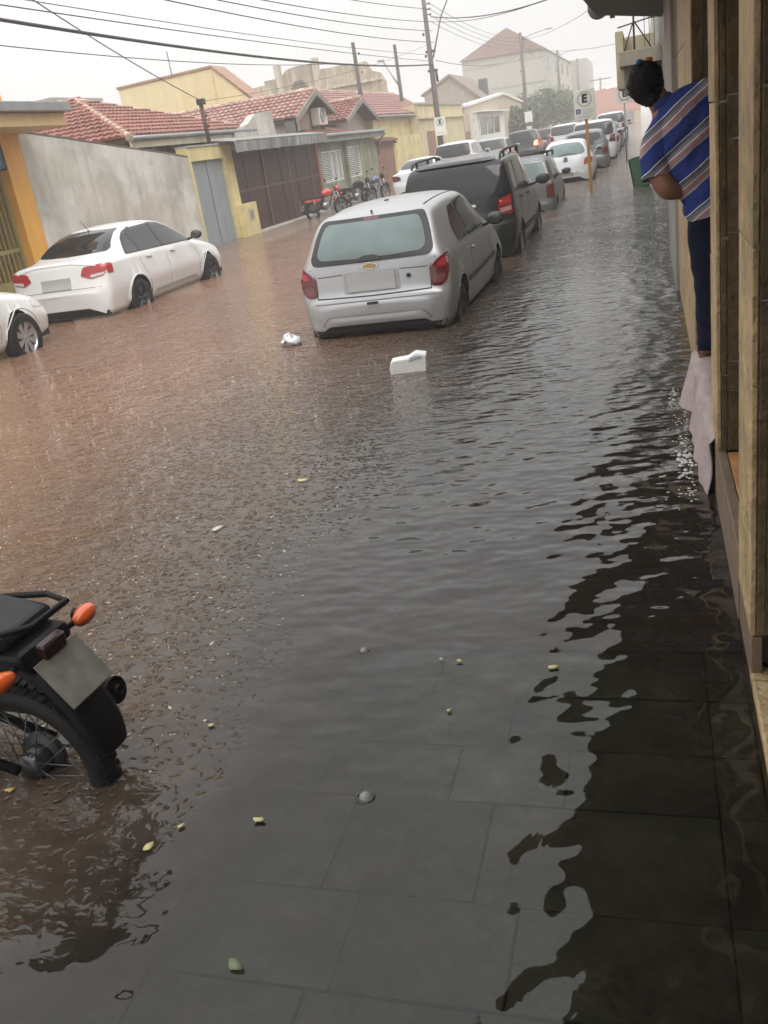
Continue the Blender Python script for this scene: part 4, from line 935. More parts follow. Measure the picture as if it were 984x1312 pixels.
# ---------- dark green-grey compact SUV
dkp = paint('dark_grey_green_paint', (.016, .020, .019), .3, .25)
def suv(root, paintm, full=True, glass=None, lit=False, L=4.36, W=1.74, H=1.665):
    glass = glass or g_dark
    c = Car(scalek('suv', L, W, H, 4.36, 1.74, 1.665), paintm, L, W, (.80 * L / 4.36, 3.46 * L / 4.36), rear_bend=.12, step=.04 if full else .08, arch_r=.36, zaxle=.32); link('body', c.me, root); k = H / 1.665
    c.patch('rear_window', [(-.72, 1.10 * k), (0, 1.075 * k), (.72, 1.10 * k), (.76, 1.20 * k), (.71, 1.50 * k), (.66, 1.575 * k), (-.66, 1.575 * k), (-.71, 1.50 * k), (-.76, 1.20 * k)], 'rear', glass, root, off=.012, rnd=.04)
    for sg in (1, -1):
        lp = [(.60, .84), (.62, 1.04), (.80, 1.10), (.835, 1.04), (.845, .88), (.80, .82)]
        lp = [(a, b * k) for a, b in lp]
        l = c.patch('tail_light', lp if sg == 1 else mir(lp), 'rear', emat('lit_brake_lamp', (1., .10, .06), 6.) if lit else lamp_red, root, off=.010, th=.02, rnd=.02)
        if l and full:
            l2 = [(.64, .86), (.645, .92), (.80, .94), (.80, .88)]; l2 = [(a, b * k) for a, b in l2]; c.patch('lamp_lens', l2 if sg == 1 else mir(l2), 'rear', pm('lamp_pinkish', (.50, .30, .28), .15, coat=.5), l, off=.014)
            l3 = [(.645, .96), (.65, 1.03), (.79, 1.065), (.80, .98)]; c.patch('reflector', l3 if sg == 1 else mir(l3), 'rear', pm('tail_lamp_bright', (.42, .03, .03), .12, coat=.5), l, off=.014)
        c.patch('window', [(a * L / 4.36, b * k) for a, b in [(.42, 1.16), (.95, 1.12), (.98, 1.50), (.50, 1.50)]], 'side', glass, root, sg, off=.005, rnd=.04)
        c.patch('window', [(a * L / 4.36, b * k) for a, b in [(1.02, 1.11), (1.88, 1.08), (1.88, 1.53), (1.06, 1.52)]], 'side', glass, root, sg, off=.005, rnd=.04)
        c.patch('window', [(a * L / 4.36, b * k) for a, b in [(1.96, 1.075), (2.95, 1.04), (2.95, 1.12), (2.62, 1.40), (2.40, 1.50), (1.96, 1.525)]], 'side', g_mid if full else glass, root, sg, off=.005, rnd=.04)
        mirror(root, 2.95 * L / 4.36, sg * W * .49, 1.07 * k, black_pl if full else paintm, sg, 1.15)
        for xx in (.80, 3.46): wheel(root, xx * L / 4.36, sg * (W / 2 - .12), .315, .19, rim_silver, sg, 6)
        if full:
            c.line([(1.0, .45), (1.02, 1.1)], 'side', seam_m, root, side=sg); c.line([(1.92, .35), (1.92, 1.08)], 'side', seam_m, root, side=sg); c.line([(3.02, .40), (3.0, 1.04)], 'side', seam_m, root, side=sg)
            handle(c, 1.18, .98, paintm, root, sg); handle(c, 2.10, .96, paintm, root, sg)
            c.line([(1.2, .50), (3.0, .50)], 'side', black_pl, root, w=.09, side=sg, name='rub_strip', off=.012)
            MB().tube([(.42, sg * .66, 1.60), (.55, sg * .665, 1.665), (.9, sg * .67, 1.69), (2.2, sg * .67, 1.695), (2.5, sg * .66, 1.66), (2.62, sg * .65, 1.58)], [.016, .02, .02, .02, .02, .016], n=8).build('roof_rail', black_pl, root)
            for xx in (.8, 1.6, 2.3): MB().box(xx, xx + .05, sg * .665 - .015, sg * .665 + .015, 1.60, 1.685).build('rail_foot', black_pl, root)
    if full:
        c.patch('spoiler', [(-.60, 1.585), (.60, 1.585), (.56, 1.625), (-.56, 1.625)], 'rear', black_pl, root, off=.05, th=.06)
        st = c.patch('window_sticker', [(-.06, 1.535), (.12, 1.535), (.12, 1.562), (-.06, 1.562)], 'rear', pm('blue_sticker', (.15, .36, .55), .4), root, off=.010)
        for sg in (1, -1): c.line([(sg * .58, .76), (sg * .58, 1.06)], 'rear', seam_m, root)
        c.patch('number_plate', [(-.22, .80), (.22, .80), (.22, .94), (-.22, .94)], 'rear', plate_m, root, off=.012)
        c.line([(-.3, 1.0), (.3, 1.0)], 'rear', chrome, root, w=.035, name='tailgate_bar', off=.012)
        c.patch('badge', [(-.74, .99), (-.68, .985), (-.68, 1.005), (-.74, 1.01)], 'rear', chrome, root, off=.013)
        c.line([(-.82, .72), (.82, .72)], 'rear', black_pl, root, w=.05, off=.01, name='bumper_strip')
    MB().box(.1, L - .2, -.74, .74, .25, .34).build('floor_pan', MATS['car_underside'], root)
    return c
r2 = car_root('parked_car', -2.70, 13.4, .22, .4, 'dark grey green SUV with roof rails parked just ahead of the silver hatchback', PARK); suv(r2, dkp)

def generic(root, kind, paintm, L, W, H, L0, W0, H0, glass, rw, tl, lampm, sidew, far=False, bend=.09, wheels=(.62, 3.05), rim=None, plate=True, r=.28, tl2=None):
    c = Car(scalek(kind, L, W, H, L0, W0, H0), paintm, L, W, tuple(w * L / L0 for w in wheels), rear_bend=bend, step=.05 if not far else .1, arch_r=r + .045, zaxle=r + .01); link('body', c.me, root)
    sx, sy, sz = L / L0, W / W0, H / H0
    c.patch('rear_window', [(a * sy, b * sz) for a, b in rw + mir(rw)], 'rear', glass, root, off=.014, rnd=.05)
    for sg in (1, -1):
        lp = [(a * sy, b * sz) for a, b in tl]; c.patch('tail_light', lp if sg == 1 else mir(lp), 'rear', lampm, root, off=.010, th=.02, rnd=.02)
        for w_ in sidew: c.patch('window', [(a * sx, b * sz) for a, b in w_], 'side', g_mid if glass is g_sky else glass, root, sg, off=.005, rnd=.04)
        mirror(root, sidew[-1][1][0] * sx - .08, sg * W * .485, (sidew[-1][1][1] + .02) * sz, paintm if not far else black_pl, sg)
        for xx in wheels: wheel(root, xx * sx, sg * (W / 2 - .11), r, .17, rim or rim_silver, sg, 6)
    if plate: c.patch('number_plate', [(-.2, .64 * sz), (.2, .64 * sz), (.2, .76 * sz), (-.2, .76 * sz)], 'rear', plate_m, root, off=.012)
    MB().box(.1, L - .2, -.7 * sy, .7 * sy, .22, .30).build('floor_pan', MATS['car_underside'], root)
    return c
HW = dict(rw=[(0, .955), (.60, .97), (.63, 1.02), (.56, 1.21), (.50, 1.32), (0, 1.33)], tl=[(.60, .66), (.60, .80), (.70, .88), (.77, .92), (.785, .76), (.74, .63)],
          sidew=[[(.74, .94), (1.28, .945), (1.30, 1.31), (1.02, 1.30), (.70, 1.10)], [(1.36, .95), (2.42, .96), (2.40, 1.0), (2.09, 1.22), (1.90, 1.325), (1.36, 1.32)]])
UW = dict(rw=[(0, .94), (.62, .94), (.60, 1.1), (.53, 1.33), (0, 1.345)], tl=[(.60, .60), (.60, .86), (.755, .88), (.76, .60)],
          sidew=[[(.42, .93), (1.20, .94), (1.20, 1.34), (.52, 1.34)], [(1.26, .94), (2.40, .94), (2.34, 1.0), (2.02, 1.33), (1.26, 1.345)]])
KW = dict(rw=[(0, 1.0), (.50, 1.01), (.56, 1.06), (.50, 1.21), (.40, 1.31), (0, 1.33)], tl=[(.50, .70), (.53, .86), (.68, .92), (.76, .86), (.74, .72)],
          sidew=[[(.80, .96), (1.30, .965), (1.30, 1.29), (1.0, 1.27)], [(1.36, .965), (2.40, .97), (2.3, 1.05), (1.85, 1.30), (1.36, 1.305)]])
SW = dict(rw=[(0, 1.135), (.60, 1.145), (.64, 1.17), (.56, 1.32), (.49, 1.41), (0, 1.425)], tl=[(.50, .80), (.52, .92), (.64, .97), (.83, .98), (.855, .86), (.80, .78)],
          sidew=[[(.98, 1.05), (1.72, 1.02), (1.74, 1.38), (1.45, 1.375), (1.18, 1.27)], [(1.79, 1.015), (3.05, .98), (2.98, 1.06), (2.62, 1.27), (2.30, 1.375), (1.79, 1.385)]])
# ---------- old grey boxy hatch
gp_ = paint('aged_grey_paint', (.13, .14, .14), .2, .35)
r3 = car_root('parked_car', -2.66, 20.1, .34, .8, 'old boxy grey hatchback with pale framed rear window beyond the dark SUV', PARK)
c3_ = generic(r3, 'uno', gp_, 3.65, 1.56, 1.445, 3.65, 1.56, 1.445, g_sky, UW['rw'], UW['tl'], lamp_dkred, UW['sidew'], bend=.05, wheels=(.60, 2.96))
c3_.patch('rear_frame', [(a, b) for a, b in [(-.66, .915), (.66, .915), (.645, 1.1), (.565, 1.38), (-.565, 1.38), (-.645, 1.1)]], 'rear', pm('pale_frame_paint', (.48, .50, .50), .4), r3, off=.003, rnd=.03)
q = MB()
for i in range(3): q.tube([(.9 + .7 * i, -.62, 1.47), (.9 + .7 * i, .62, 1.47)], .014)
for sg in (1, -1): q.tube([(.7, sg * .58, 1.48), (2.5, sg * .58, 1.48)], .014); q.box(.86, .94, sg * .6 - .02, sg * .6 + .02, 1.40, 1.48); q.box(2.26, 2.34, sg * .6 - .02, sg * .6 + .02, 1.36, 1.48)
q.build('roof_rack', black_pl, r3)
# ---------- white rounded hatch
whp = paint('white_car_paint', (.72, .73, .74), 0., .3)
r4 = car_root('parked_car', -2.28, 28.2, .26, 1.5, 'small rounded white hatchback with oval rear window behind the yellow sign post', PARK)
c4_ = generic(r4, 'ka', whp, 3.62, 1.64, 1.42, 3.62, 1.63, 1.41, g_sky, KW['rw'], KW['tl'], pm('orange_red_lamp', (.50, .10, .05), .15, coat=.5), KW['sidew'], bend=.2, wheels=(.55, 3.0), plate=False)
c4_.patch('emblem', roundpoly([(-.07, .84), (.07, .84), (.05, .97), (-.05, .97)], .04), 'rear', pm('dark_emblem', (.05, .06, .08), .3), r4, off=.012)
c4_.patch('number_plate', [(-.2, .44), (.2, .44), (.2, .56), (-.2, .56)], 'rear', plate_m, r4, off=.012)
c4_.line([(-.30, 1.02), (-.05, 1.06), (.18, 1.01)], 'rear', black_pl, r4, w=.025, off=.02, name='wiper')
for sg in (1, -1): c4_.patch('bumper_light', [(sg * .32 - .05, .50), (sg * .32 + .05, .50), (sg * .32 + .05, .58), (sg * .32 - .05, .58)], 'rear', lamp_clear, r4, off=.012)
# ---------- further parked cars, right kerb
def park(kind, W_, x, y, sink, yaw, label, pc, glass, dims, d0, lampm=lamp_dkred, wheels=(.62, 3.05), group=PARK, name='parked_car', **k):
    o = car_root(name, x, y, sink, yaw, label, group); generic(o, kind, pc, *dims, *d0, glass, W_['rw'], W_['tl'], lampm, W_['sidew'], far=True, wheels=wheels, **k); return o
D_H = (3.79, 1.64, 1.43); D_S = (4.59, 1.79, 1.475)
greyp = paint('mid_grey_paint', (.16, .17, .18), .3); slv2 = paint('light_silver_paint', (.44, .45, .46), .4); blkp = paint('black_car_paint', (.03, .03, .033), .1); redp = paint('maroon_car_paint', (.10, .03, .03), .1)
park('hatch', HW, -2.05, 33.4, .22, 1.5, 'dark grey hatchback parked between the rounded white hatch and a white van', greyp, g_dark, (3.9, 1.66, 1.50), D_H)
r6 = car_root('parked_car', -1.98, 38.6, .2, 1.5, 'white boxy van with large mirror parked beyond the dark grey hatchback', PARK); suv(r6, whp, False, g_mid, H=1.72)
park('hatch', HW, -1.95, 44.6, .2, 1.2, 'light silver hatchback half hidden behind the white van at the right kerb', slv2, g_mid, (3.8, 1.64, 1.45), D_H)
park('sedan', SW, -1.95, 50.2, .2, 1.2, 'dark saloon parked at the right kerb before the tall white pickup', greyp, g_dark, (4.4, 1.75, 1.45), D_S, wheels=(.95, 3.62))
r8 = car_root('pickup_truck', -1.95, 57.5, .1, 1., 'tall white pickup far down the right kerb under the second E sign', PARK); r8['category'] = 'pickup'; suv(r8, whp, False, g_mid, H=1.80, L=4.9, W=1.8)
park('hatch', HW, -1.9, 64.5, .2, 1.0, 'faint dark hatchback farthest along the right kerb in the rain', blkp, g_dark, (3.8, 1.64, 1.45), D_H)
# ---------- traffic in the middle of the road
TR = 'cars driving through the flood far down the street'
r9 = car_root('white_car', -4.35, 54.5, .12, 1.5, 'white high roofed car driving away in the middle of the flooded street', TR); suv(r9, whp, False, g_mid, H=1.6, L=4.2)
r10 = car_root('dark_car', -6.35, 51.5, .15, 1.5, 'black SUV with glowing red tail lights beside the second pole', TR); suv(r10, blkp, False, g_dark, True)
park('hatch', HW, -6.3, 62, .12, 1.5, 'dark maroon car with lit brake lights ahead of the black SUV', redp, g_dark, (3.9, 1.66, 1.5), D_H, emat('lit_brake_lamp', (1., .10, .06), 6.), group=TR, name='dark_car')
park('hatch', HW, -6.4, 76, .12, 1.5, 'silver grey car before the trees, farthest in the left lane', slv2, g_mid, (3.9, 1.66, 1.5), D_H, group=TR, name='silver_car')
park('hatch', HW, -4.2, 70, .12, 1.5, 'pale silver car ahead of the white car in mid street', slv2, g_mid, (3.9, 1.66, 1.48), D_H, group=TR, name='silver_car')
# ---------- left kerb, far
r12 = car_root('parked_car', -7.75, 39.2, .12, 0, 'white estate car with wide dark rear window showing over the dark SUV roof', LEFTP); suv(r12, whp, False, g_dark, H=1.66, L=4.5)
r13 = car_root('parked_car', -7.35, 46.6, .15, 0, 'silver grey estate car parked in front of the white estate car at the left kerb', LEFTP); suv(r13, slv2, False, g_mid, H=1.55, L=4.3)
park('sedan', SW, -8.0, 33.0, .2, 0, 'white saloon at the left kerb half hidden by the dark SUV', whp, g_dark, (4.4, 1.75, 1.42), D_S, wheels=(.95, 3.62), group=LEFTP)

# ---------- white saloon at left
pearl = paint('pearl_white_paint', (.76, .755, .74), 0., .28)
def saloon(root, front_only=False, rim=None):
    c = Car(scalek('sedan', 4.59, 1.79, 1.475, 4.59, 1.79, 1.475), pearl, 4.59, 1.79, (.98, 3.66), rear_bend=.13, front_bend=.28, arch_r=.365, zaxle=.33); link('body', c.me, root)
    rw = [(0, 1.125), (.60, 1.135), (.64, 1.165), (.56, 1.30), (.47, 1.42), (0, 1.435)]
    c.patch('rear_window', rw + mir(rw), 'rear', g_dark, root, off=.014, rnd=.03)
    for sg in (1, -1):
        lp = [(.44, .86), (.50, .98), (.84, 1.01), (.86, .93), (.80, .835), (.60, .80)]
        l = c.patch('tail_light', lp if sg == 1 else mir(lp), 'rear', pm('tail_lamp_bright', (.36, .018, .02), .12, coat=.5), root, off=.010, th=.02, rnd=.03)
        lc = [(.60, .815), (.80, .845), (.83, .88), (.60, .86)]
        if l: c.patch('lamp_lens', lc if sg == 1 else mir(lc), 'rear', lamp_clear, l, off=.014)
        ls = [(.07, .93), (.24, .94), (.24, .995), (.10, .99)]
        ls = [(a, b) for a, b in [(.10, .86), (.33, .845), (.34, .985), (.26, 1.0), (.10, .97)]]
        l_ = c.patch('tail_light', ls, 'side', MATS['tail_lamp_bright'], root, sg, off=.010, th=.02, rnd=.03)
        win = [[(.92, 1.045), (1.28, 1.03), (1.30, 1.33), (1.16, 1.27)], [(1.335, 1.03), (2.05, 1.01), (2.05, 1.40), (1.62, 1.395), (1.335, 1.335)], [(2.12, 1.01), (3.14, .985), (3.0, 1.08), (2.70, 1.25), (2.45, 1.355), (2.12, 1.395)]]
        allw = [(.86, 1.03), (3.22, .965), (3.05, 1.085), (2.74, 1.275), (2.45, 1.385), (2.05, 1.425), (1.60, 1.42), (1.28, 1.355), (1.12, 1.28)]
        c.patch('window_seal', allw, 'side', black_pl, root, sg, off=.003, rnd=.04)
        for w_ in win: c.patch('window', w_, 'side', g_dark, root, sg, off=.007, rnd=.03)
        for P in ([(1.30, .66), (1.38, .50), (1.38, .34)], [(1.18, 1.02), (1.24, .8), (1.33, .66)], [(2.09, .33), (2.09, 1.0)], [(3.20, .35), (3.24, .7), (3.22, .96)]): c.line(P, 'side', seam_m, root, side=sg, w=.006)
        c.line([(1.3, .36), (3.3, .36)], 'side', pm('sill_grey', (.4, .4, .38), .5), root, w=.05, side=sg, name='sill_strip', off=.008)
        handle(c, 1.50, .93, pearl, root, sg); handle(c, 2.32, .91, pearl, root, sg)
        mirror(root, 3.05, sg * .87, 1.03, black_pl, sg)
        for xx in (.98, 3.66): wheel(root, xx, sg * .79, .32, .20, rim or rim_dark, sg, 5 if rim is None else 8, style=0 if rim is None else 1)
        # rounded wheel-arch lips
        for xa in (.98, 3.66):
            pts = []
            for i in range(17):
                a = math.pi * i / 16; x_ = xa + .372 * math.cos(a); z_ = .33 + .372 * math.sin(a)
                h_, _, _, _ = c.bvh.ray_cast(Vector((x_, sg * 3, max(z_ + .01, .36))), Vector((0, -sg, 0)))
                if h_: pts.append((x_, h_.y + sg * .002, z_))
            if len(pts) > 4: MB().tube(pts, .010, n=6).build('arch_lip', pearl, root)
    c.line([(-.70, .99), (-.3, 1.06), (.3, 1.06), (.70, .99)], 'rear', pearl, root, w=.02, off=.012, name='boot_edge')
    c.patch('number_plate', [(-.26, .70), (.26, .70), (.26, .86), (-.26, .86)], 'rear', plate_m, root, off=.012)
    c.line([(-.84, .675), (0, .685), (.84, .675)], 'rear', seam_m, root, w=.006)
    MB().tube([(1.30, 0, 1.43), (1.14, 0, 1.60)], [.006, .003]).build('aerial', black_pl, root); MB().ball((1.31, 0, 1.43), (.035, .02, .012), 10, 6).build('aerial_base', black_pl, root)
    hl = [(4.05, .70), (4.30, .66), (4.40, .60), (4.34, .58), (4.1, .62)]
    MB().box(.1, 4.3, -.76, .76, .24, .32).build('floor_pan', MATS['car_underside'], root)
    return c
r14 = car_root('parked_car', -8.68, 11.98, .21, .6, 'white saloon with dark rims parked in front of the grey plaster wall', LEFTP); saloon(r14)
r15 = car_root('parked_car', -8.60, 6.20, .14, .6, 'white car nose with silver hubcap entering at the left edge behind the saloon', LEFTP); c15 = saloon(r15, rim=rim_silver)
for sg in (1, -1): c15.patch('headlight', [(4.0, .66), (4.30, .62), (4.38, .68), (4.25, .75), (4.0, .76)], 'side', lamp_clear, r15, sg, off=.006, rnd=.03)

# ================================================================== MOTORCYCLES
moto_black = pm('moto_black', (.0035, .0038, .005), .45, coat=.05, spec=.18, bump=.15, bscale=120)
seat_m = pm('wet_seat_vinyl', (.010, .011, .015), .45, spec=.3, var=.2, scale=6, bump=.35, bscale=70)
steel = pm('worn_steel', (.35, .35, .36), .3, metal=.8, var=.2)
def moto(root, tank, blue=False, near=False):
    """rear axle at x=0, heading +x, ground at z=0"""
    r = .30
    for x_ in ((-.15 if near else 0), 1.27):
        q = MB(); prof = [(r - .075, -.035), (r - .05, -.05), (r - .015, -.045), (r, -.018), (r, .018), (r - .015, .045), (r - .05, .05), (r - .075, .035), (r - .085, 0)]
        q.lathe(prof, (0, 0, 0), 'y', 56 if near else 28)
        if near:
            for i in range(56):
                a = 2 * math.pi * i / 56
                for sy in (-.026, .0, .026):
                    aa = a + (.05 if sy == 0 else 0); rr_ = r + .001 - abs(sy) * .25
                    q.obox((rr_ * math.cos(aa), sy, rr_ * math.sin(aa)), (.014, .02, .020), Matrix.Rotation(-aa, 3, 'Y'))
        w_ = q.build('wheel', tyre_m, root); w_.location = (x_, 0, r - (.125 if near and x_ < 1 else 0))
        q = MB(); q.lathe([(r - .083, -.028), (r - .072, -.032), (r - .072, -.026), (r - .09, -.015), (r - .09, .015), (r - .072, .026), (r - .072, .032), (r - .083, .028)], (0, 0, 0), 'y', 48); q.lathe([(0, -.05), (.045, -.05), (.05, -.02), (.05, .02), (.045, .05), (0, .05)], (0, 0, 0), 'y', 16)
        q.build('rim', pm('dull_dark_rim', (.10, .10, .10), .35, metal=.8) if near else steel, w_)
        if near:
            for i in range(36):
                a = 2 * math.pi * i / 36; b_ = a + (.5 if i % 2 else -.5); s_ = 1 if (i // 2) % 2 else -1
                MB().tube([(.045 * math.cos(b_), s_ * .042, .045 * math.sin(b_)), ((r - .085) * math.cos(a), s_ * .008, (r - .085) * math.sin(a))], .0022, n=5).build('spoke', pm('dull_spoke', (.12, .12, .12), .4, metal=.8), w_)
        else:
            q = MB()
            for i in range(12): a = 2 * math.pi * i / 12; q.tube([(.04 * math.cos(a), 0, .04 * math.sin(a)), ((r - .085) * math.cos(a), 0, (r - .085) * math.sin(a))], .006, n=4)
            q.build('spoke', steel, w_)
        if near and x_ < 1:
            MB().lathe([(0, -.052), (.075, -.052), (.082, -.046), (.082, -.02), (.0, -.02)], (0, 0, 0), 'y', 24).build('brake_drum', pm('dull_drum', (.06, .06, .06), .5, metal=.6), w_)
    for sg in (1, -1):
        MB().tube([(-.15 if near else 0, sg * .09, r - (.10 if near else 0)), (.45, sg * .10, .38)], .018).build('swing_arm', moto_black, root)
        MB().tube([(-.12 if near else -.02, sg * .11, r + .02), (.02 if near else .06, sg * .115, .63)], .013).build('shock_absorber', steel, root)
        q = MB(); sp = [(-.02 + .08 * t_ + .026 * math.cos(t_ * 44) * 0, sg * .1125 + .026 * math.cos(t_ * 50), r + .06 + .26 * t_ + .0 * t_) for t_ in np.linspace(0, 1, 70)]
        if near: MB().tube([(a, b + 0.0, c_) for a, b, c_ in sp], .005, n=5).build('spring', moto_black, root)
        MB().tube([(1.27, sg * .09, r), (1.12, sg * .09, .78)], .019).build('fork', steel, root)
    MB().tube([(.15, 0, .62), (.55, 0, .66), (1.02, 0, .80), (.70, 0, .30), (.42, 0, .32), (.40, 0, .62)], .024).build('frame', moto_black, root)
    MB().ball((.58, 0, .40), (.16, .13, .15), 14, 10).box(.50, .64, -.08, .08, .45, .62).build('engine', steel, root, bevel=.01)
    q = MB(); q.ball((.72, 0, .78), (.25, .135, .13), 18, 12); q.build('tank', tank, root)
    sv = [(-.30, .665), (-.31, .715), (-.1, .75), (.12, .745), (.30, .735), (.50, .755), (.52, .69), (.25, .665)]
    q = MB(); q.prism(sv, 'y', -.12, .12); q.build('seat', seat_m, root, bevel=.035, seg=3)
    # tail fairing beneath the seat
    q = MB(); q.prism([(-.36, .60), (-.35, .66), (.0, .68), (.35, .66), (.30, .56), (.0, .58)], 'y', -.115, .115); q.build('side_cover', tank if not near else moto_black, root, bevel=.02)
    MB().tube([(.1, -.14, .70), (-.28, -.135, .735), (-.40, -.08, .745), (-.40, .08, .745), (-.28, .135, .735), (.1, .14, .70)], .011).build('grab_rail', moto_black, root)
    MB().prism([(-.345, .60), (-.385, .605), (-.390, .655), (-.35, .665)], 'y', -.052, .052).build('tail_light', pm('dull_red_lens', (.03, .004, .005), .25), root, bevel=.01)
    # rear mudguard: a curved sheet reaching behind the tyre
    pts = [(-.02, .66), (-.20, .635), (-.29, .61), (-.37, .56), (-.43, .49), (-.475, .41), (-.50, .335), (-.512, .27)] if near else [(-.02, .655), (-.18, .635), (-.30, .56), (-.37, .45), (-.405, .34), (-.42, .27)]; q = MB()
    rows = []
    for a, (x0, z0) in enumerate(pts):
        xa, za = pts[max(0, a - 1)]; xb, zb = pts[min(len(pts) - 1, a + 1)]; tn = Vector((xb - xa, 0, zb - za)).normalized(); nn = Vector((-tn.z, 0, tn.x))
        if nn.x * .3 + nn.z * -1 < 0: nn = -nn
        w_ = .078 if a < len(pts) - 1 else .055; c0 = Vector((x0, 0, z0))
        rows += [c0 + nn * dz + Vector((0, sy * w_ * k, 0)) for sy, k, dz in ((-1, 1.1, .035), (-1, 1.0, .008), (-1, .6, -.004), (1, .6, -.004), (1, 1.0, .008), (1, 1.1, .035))]
    q.add(rows, [(a * 6 + k, a * 6 + k + 1, a * 6 + k + 7, a * 6 + k + 6) for a in range(len(pts) - 1) for k in range(5)], 0, True)
    mg = q.build('mudguard', moto_black, root); s_ = mg.modifiers.new('t', 'SOLIDIFY'); s_.thickness = .006; s2m = mg.modifiers.new('s', 'SUBSURF'); s2m.levels = 2; s2m.render_levels = 2
    # plate
    pl = MB().obox((-.425, 0, .545) if near else (-.425, 0, .455), (.004, .20, .175), Matrix.Rotation(R(36 if near else 18), 3, 'Y')).build('number_plate', pm('muddy_blank_plate', (.20, .19, .16), .5, var=.3, scale=14), root, bevel=.002)
    if not near: MB().tube([(-.445, -.1, .40), (-.45, -.1, .36), (-.45, .1, .36), (-.445, .1, .40)], .004, n=6).build('plate_bracket', chrome, root)
    for sg in (1, -1):
        o = MB().tube([(-.30, sg * .06, .615), (-.33, sg * .155, .62)], .010, n=8).build('indicator_stalk', moto_black, root)
        q = MB(); q.ball((0, 0, 0), (.032, .062, .030), 16, 10); ind = q.build('indicator', pm('indicator_orange', (.80, .125, .02), .18, coat=.6, var=.1), root); ind.location = (-.335, sg * .205, .622); ind.rotation_euler = (0, 0, R(-12 * sg))
        q = MB(); q.tube([(.016, 0, 0), (.037, 0, 0)], [.022, .024], n=12); ib = q.build('indicator_base', moto_black, ind)
    # exhaust on the right side
    q = MB(); q.tube([(.62, -.1, .35), (.50, -.13, .22), (.25, -.15, .24), (.05, -.165, .27)], [.018, .02, .022, .03], n=12); q.build('exhaust_pipe', steel, root)
    mu_ = MB().tube([(.08, -.165, .27), (.0, -.168, .28), (-.36, -.175, .345), (-.38, -.175, .348)], [.034, .046, .048, .043], n=20).build('muffler', moto_black, root)
    rt = Matrix.Rotation(R(10), 3, 'Y')
    MB().lathe([(0, -.002), (.044, .0), (.047, .004), (.047, -.012), (.043, -.012)], (-.388, -.1755, .350), 'x', 24, rot=rt).build('muffler_ring', moto_black, mu_)
    MB().lathe([(0, -.004), (.018, -.004), (.018, -.03), (.012, -.03), (.012, -.006)], (-.388, -.1755, .350), 'x', 16, rot=rt).build('muffler_tip', moto_black, mu_)
    MB().tube([(1.03, -.33, .99), (1.0, -.20, 1.0), (1.05, 0, .93), (1.0, .20, 1.0), (1.03, .33, .99)], .012).build('handlebar', steel, root)
    MB().ball((1.20, 0, .86), (.09, .10, .10), 14, 10).build('headlight', moto_black if blue else tank, root)
    for sg in (1, -1):
        MB().tube([(1.02, sg * .22, 1.0), (1.0, sg * .26, 1.14)], .005, n=5).ball((.99, sg * .27, 1.16), (.015, .05, .035), 10, 6).build('mirror', moto_black, root)
    q = MB()
    for i in range(9):
        a0 = R(30 + i * 12); a1 = R(30 + (i + 1) * 12)
        q.add([(1.27 + .335 * math.cos(a0), -.06, r + .335 * math.sin(a0)), (1.27 + .335 * math.cos(a1), -.06, r + .335 * math.sin(a1)), (1.27 + .335 * math.cos(a1), .06, r + .335 * math.sin(a1)), (1.27 + .335 * math.cos(a0), .06, r + .335 * math.sin(a0))], [(0, 1, 2, 3)], 0, True)
    fm_ = q.build('front_mudguard', tank, root); fm_.modifiers.new('t', 'SOLIDIFY').thickness = .006
mk = E('motorcycle', (-2.165, 2.0, -.13), 'black motorcycle tail with orange indicators and spoked wheel standing in the water at lower left', 'motorcycle', rz=R(180 - 4))
moto(mk, moto_black, near=True)
m2 = E('motorcycle', (-10.35, 28.5, -.10), 'red motorcycle parked half under water in front of the brown garage gates', 'motorcycle', 'motorcycles by the opposite houses', rz=R(62)); moto(m2, pm('red_tank_paint', (.50, .03, .035), .25, coat=.8))
m3 = E('motorcycle', (-10.2, 34.2, -.10), 'blue motorcycle with round black mirrors parked before the louvred windows', 'motorcycle', 'motorcycles by the opposite houses', rz=R(70)); moto(m3, pm('blue_tank_paint', (.06, .07, .16), .25, coat=.8), True)
MB().tube([(-.30, -.10, .70), (-.1, -.122, .715), (.12, -.122, .712), (.30, -.12, .705)], .004, n=5).build('seat_piping', moto_black, mk)
for sy in (-.11, .11): MB().tube([(-.12, sy * .6, .62), (-.2, sy, .60), (-.30, sy * .9, .60), (-.335, sy * 1.5, .615)], .0045, n=6).build('cable', black_pl, mk)
m4 = E('motorcycle', (-10.3, 31.9, -.10), 'black motorcycle standing between the red one and the blue one', 'motorcycle', 'motorcycles by the opposite houses', rz=R(60)); moto(m4, moto_black, True)

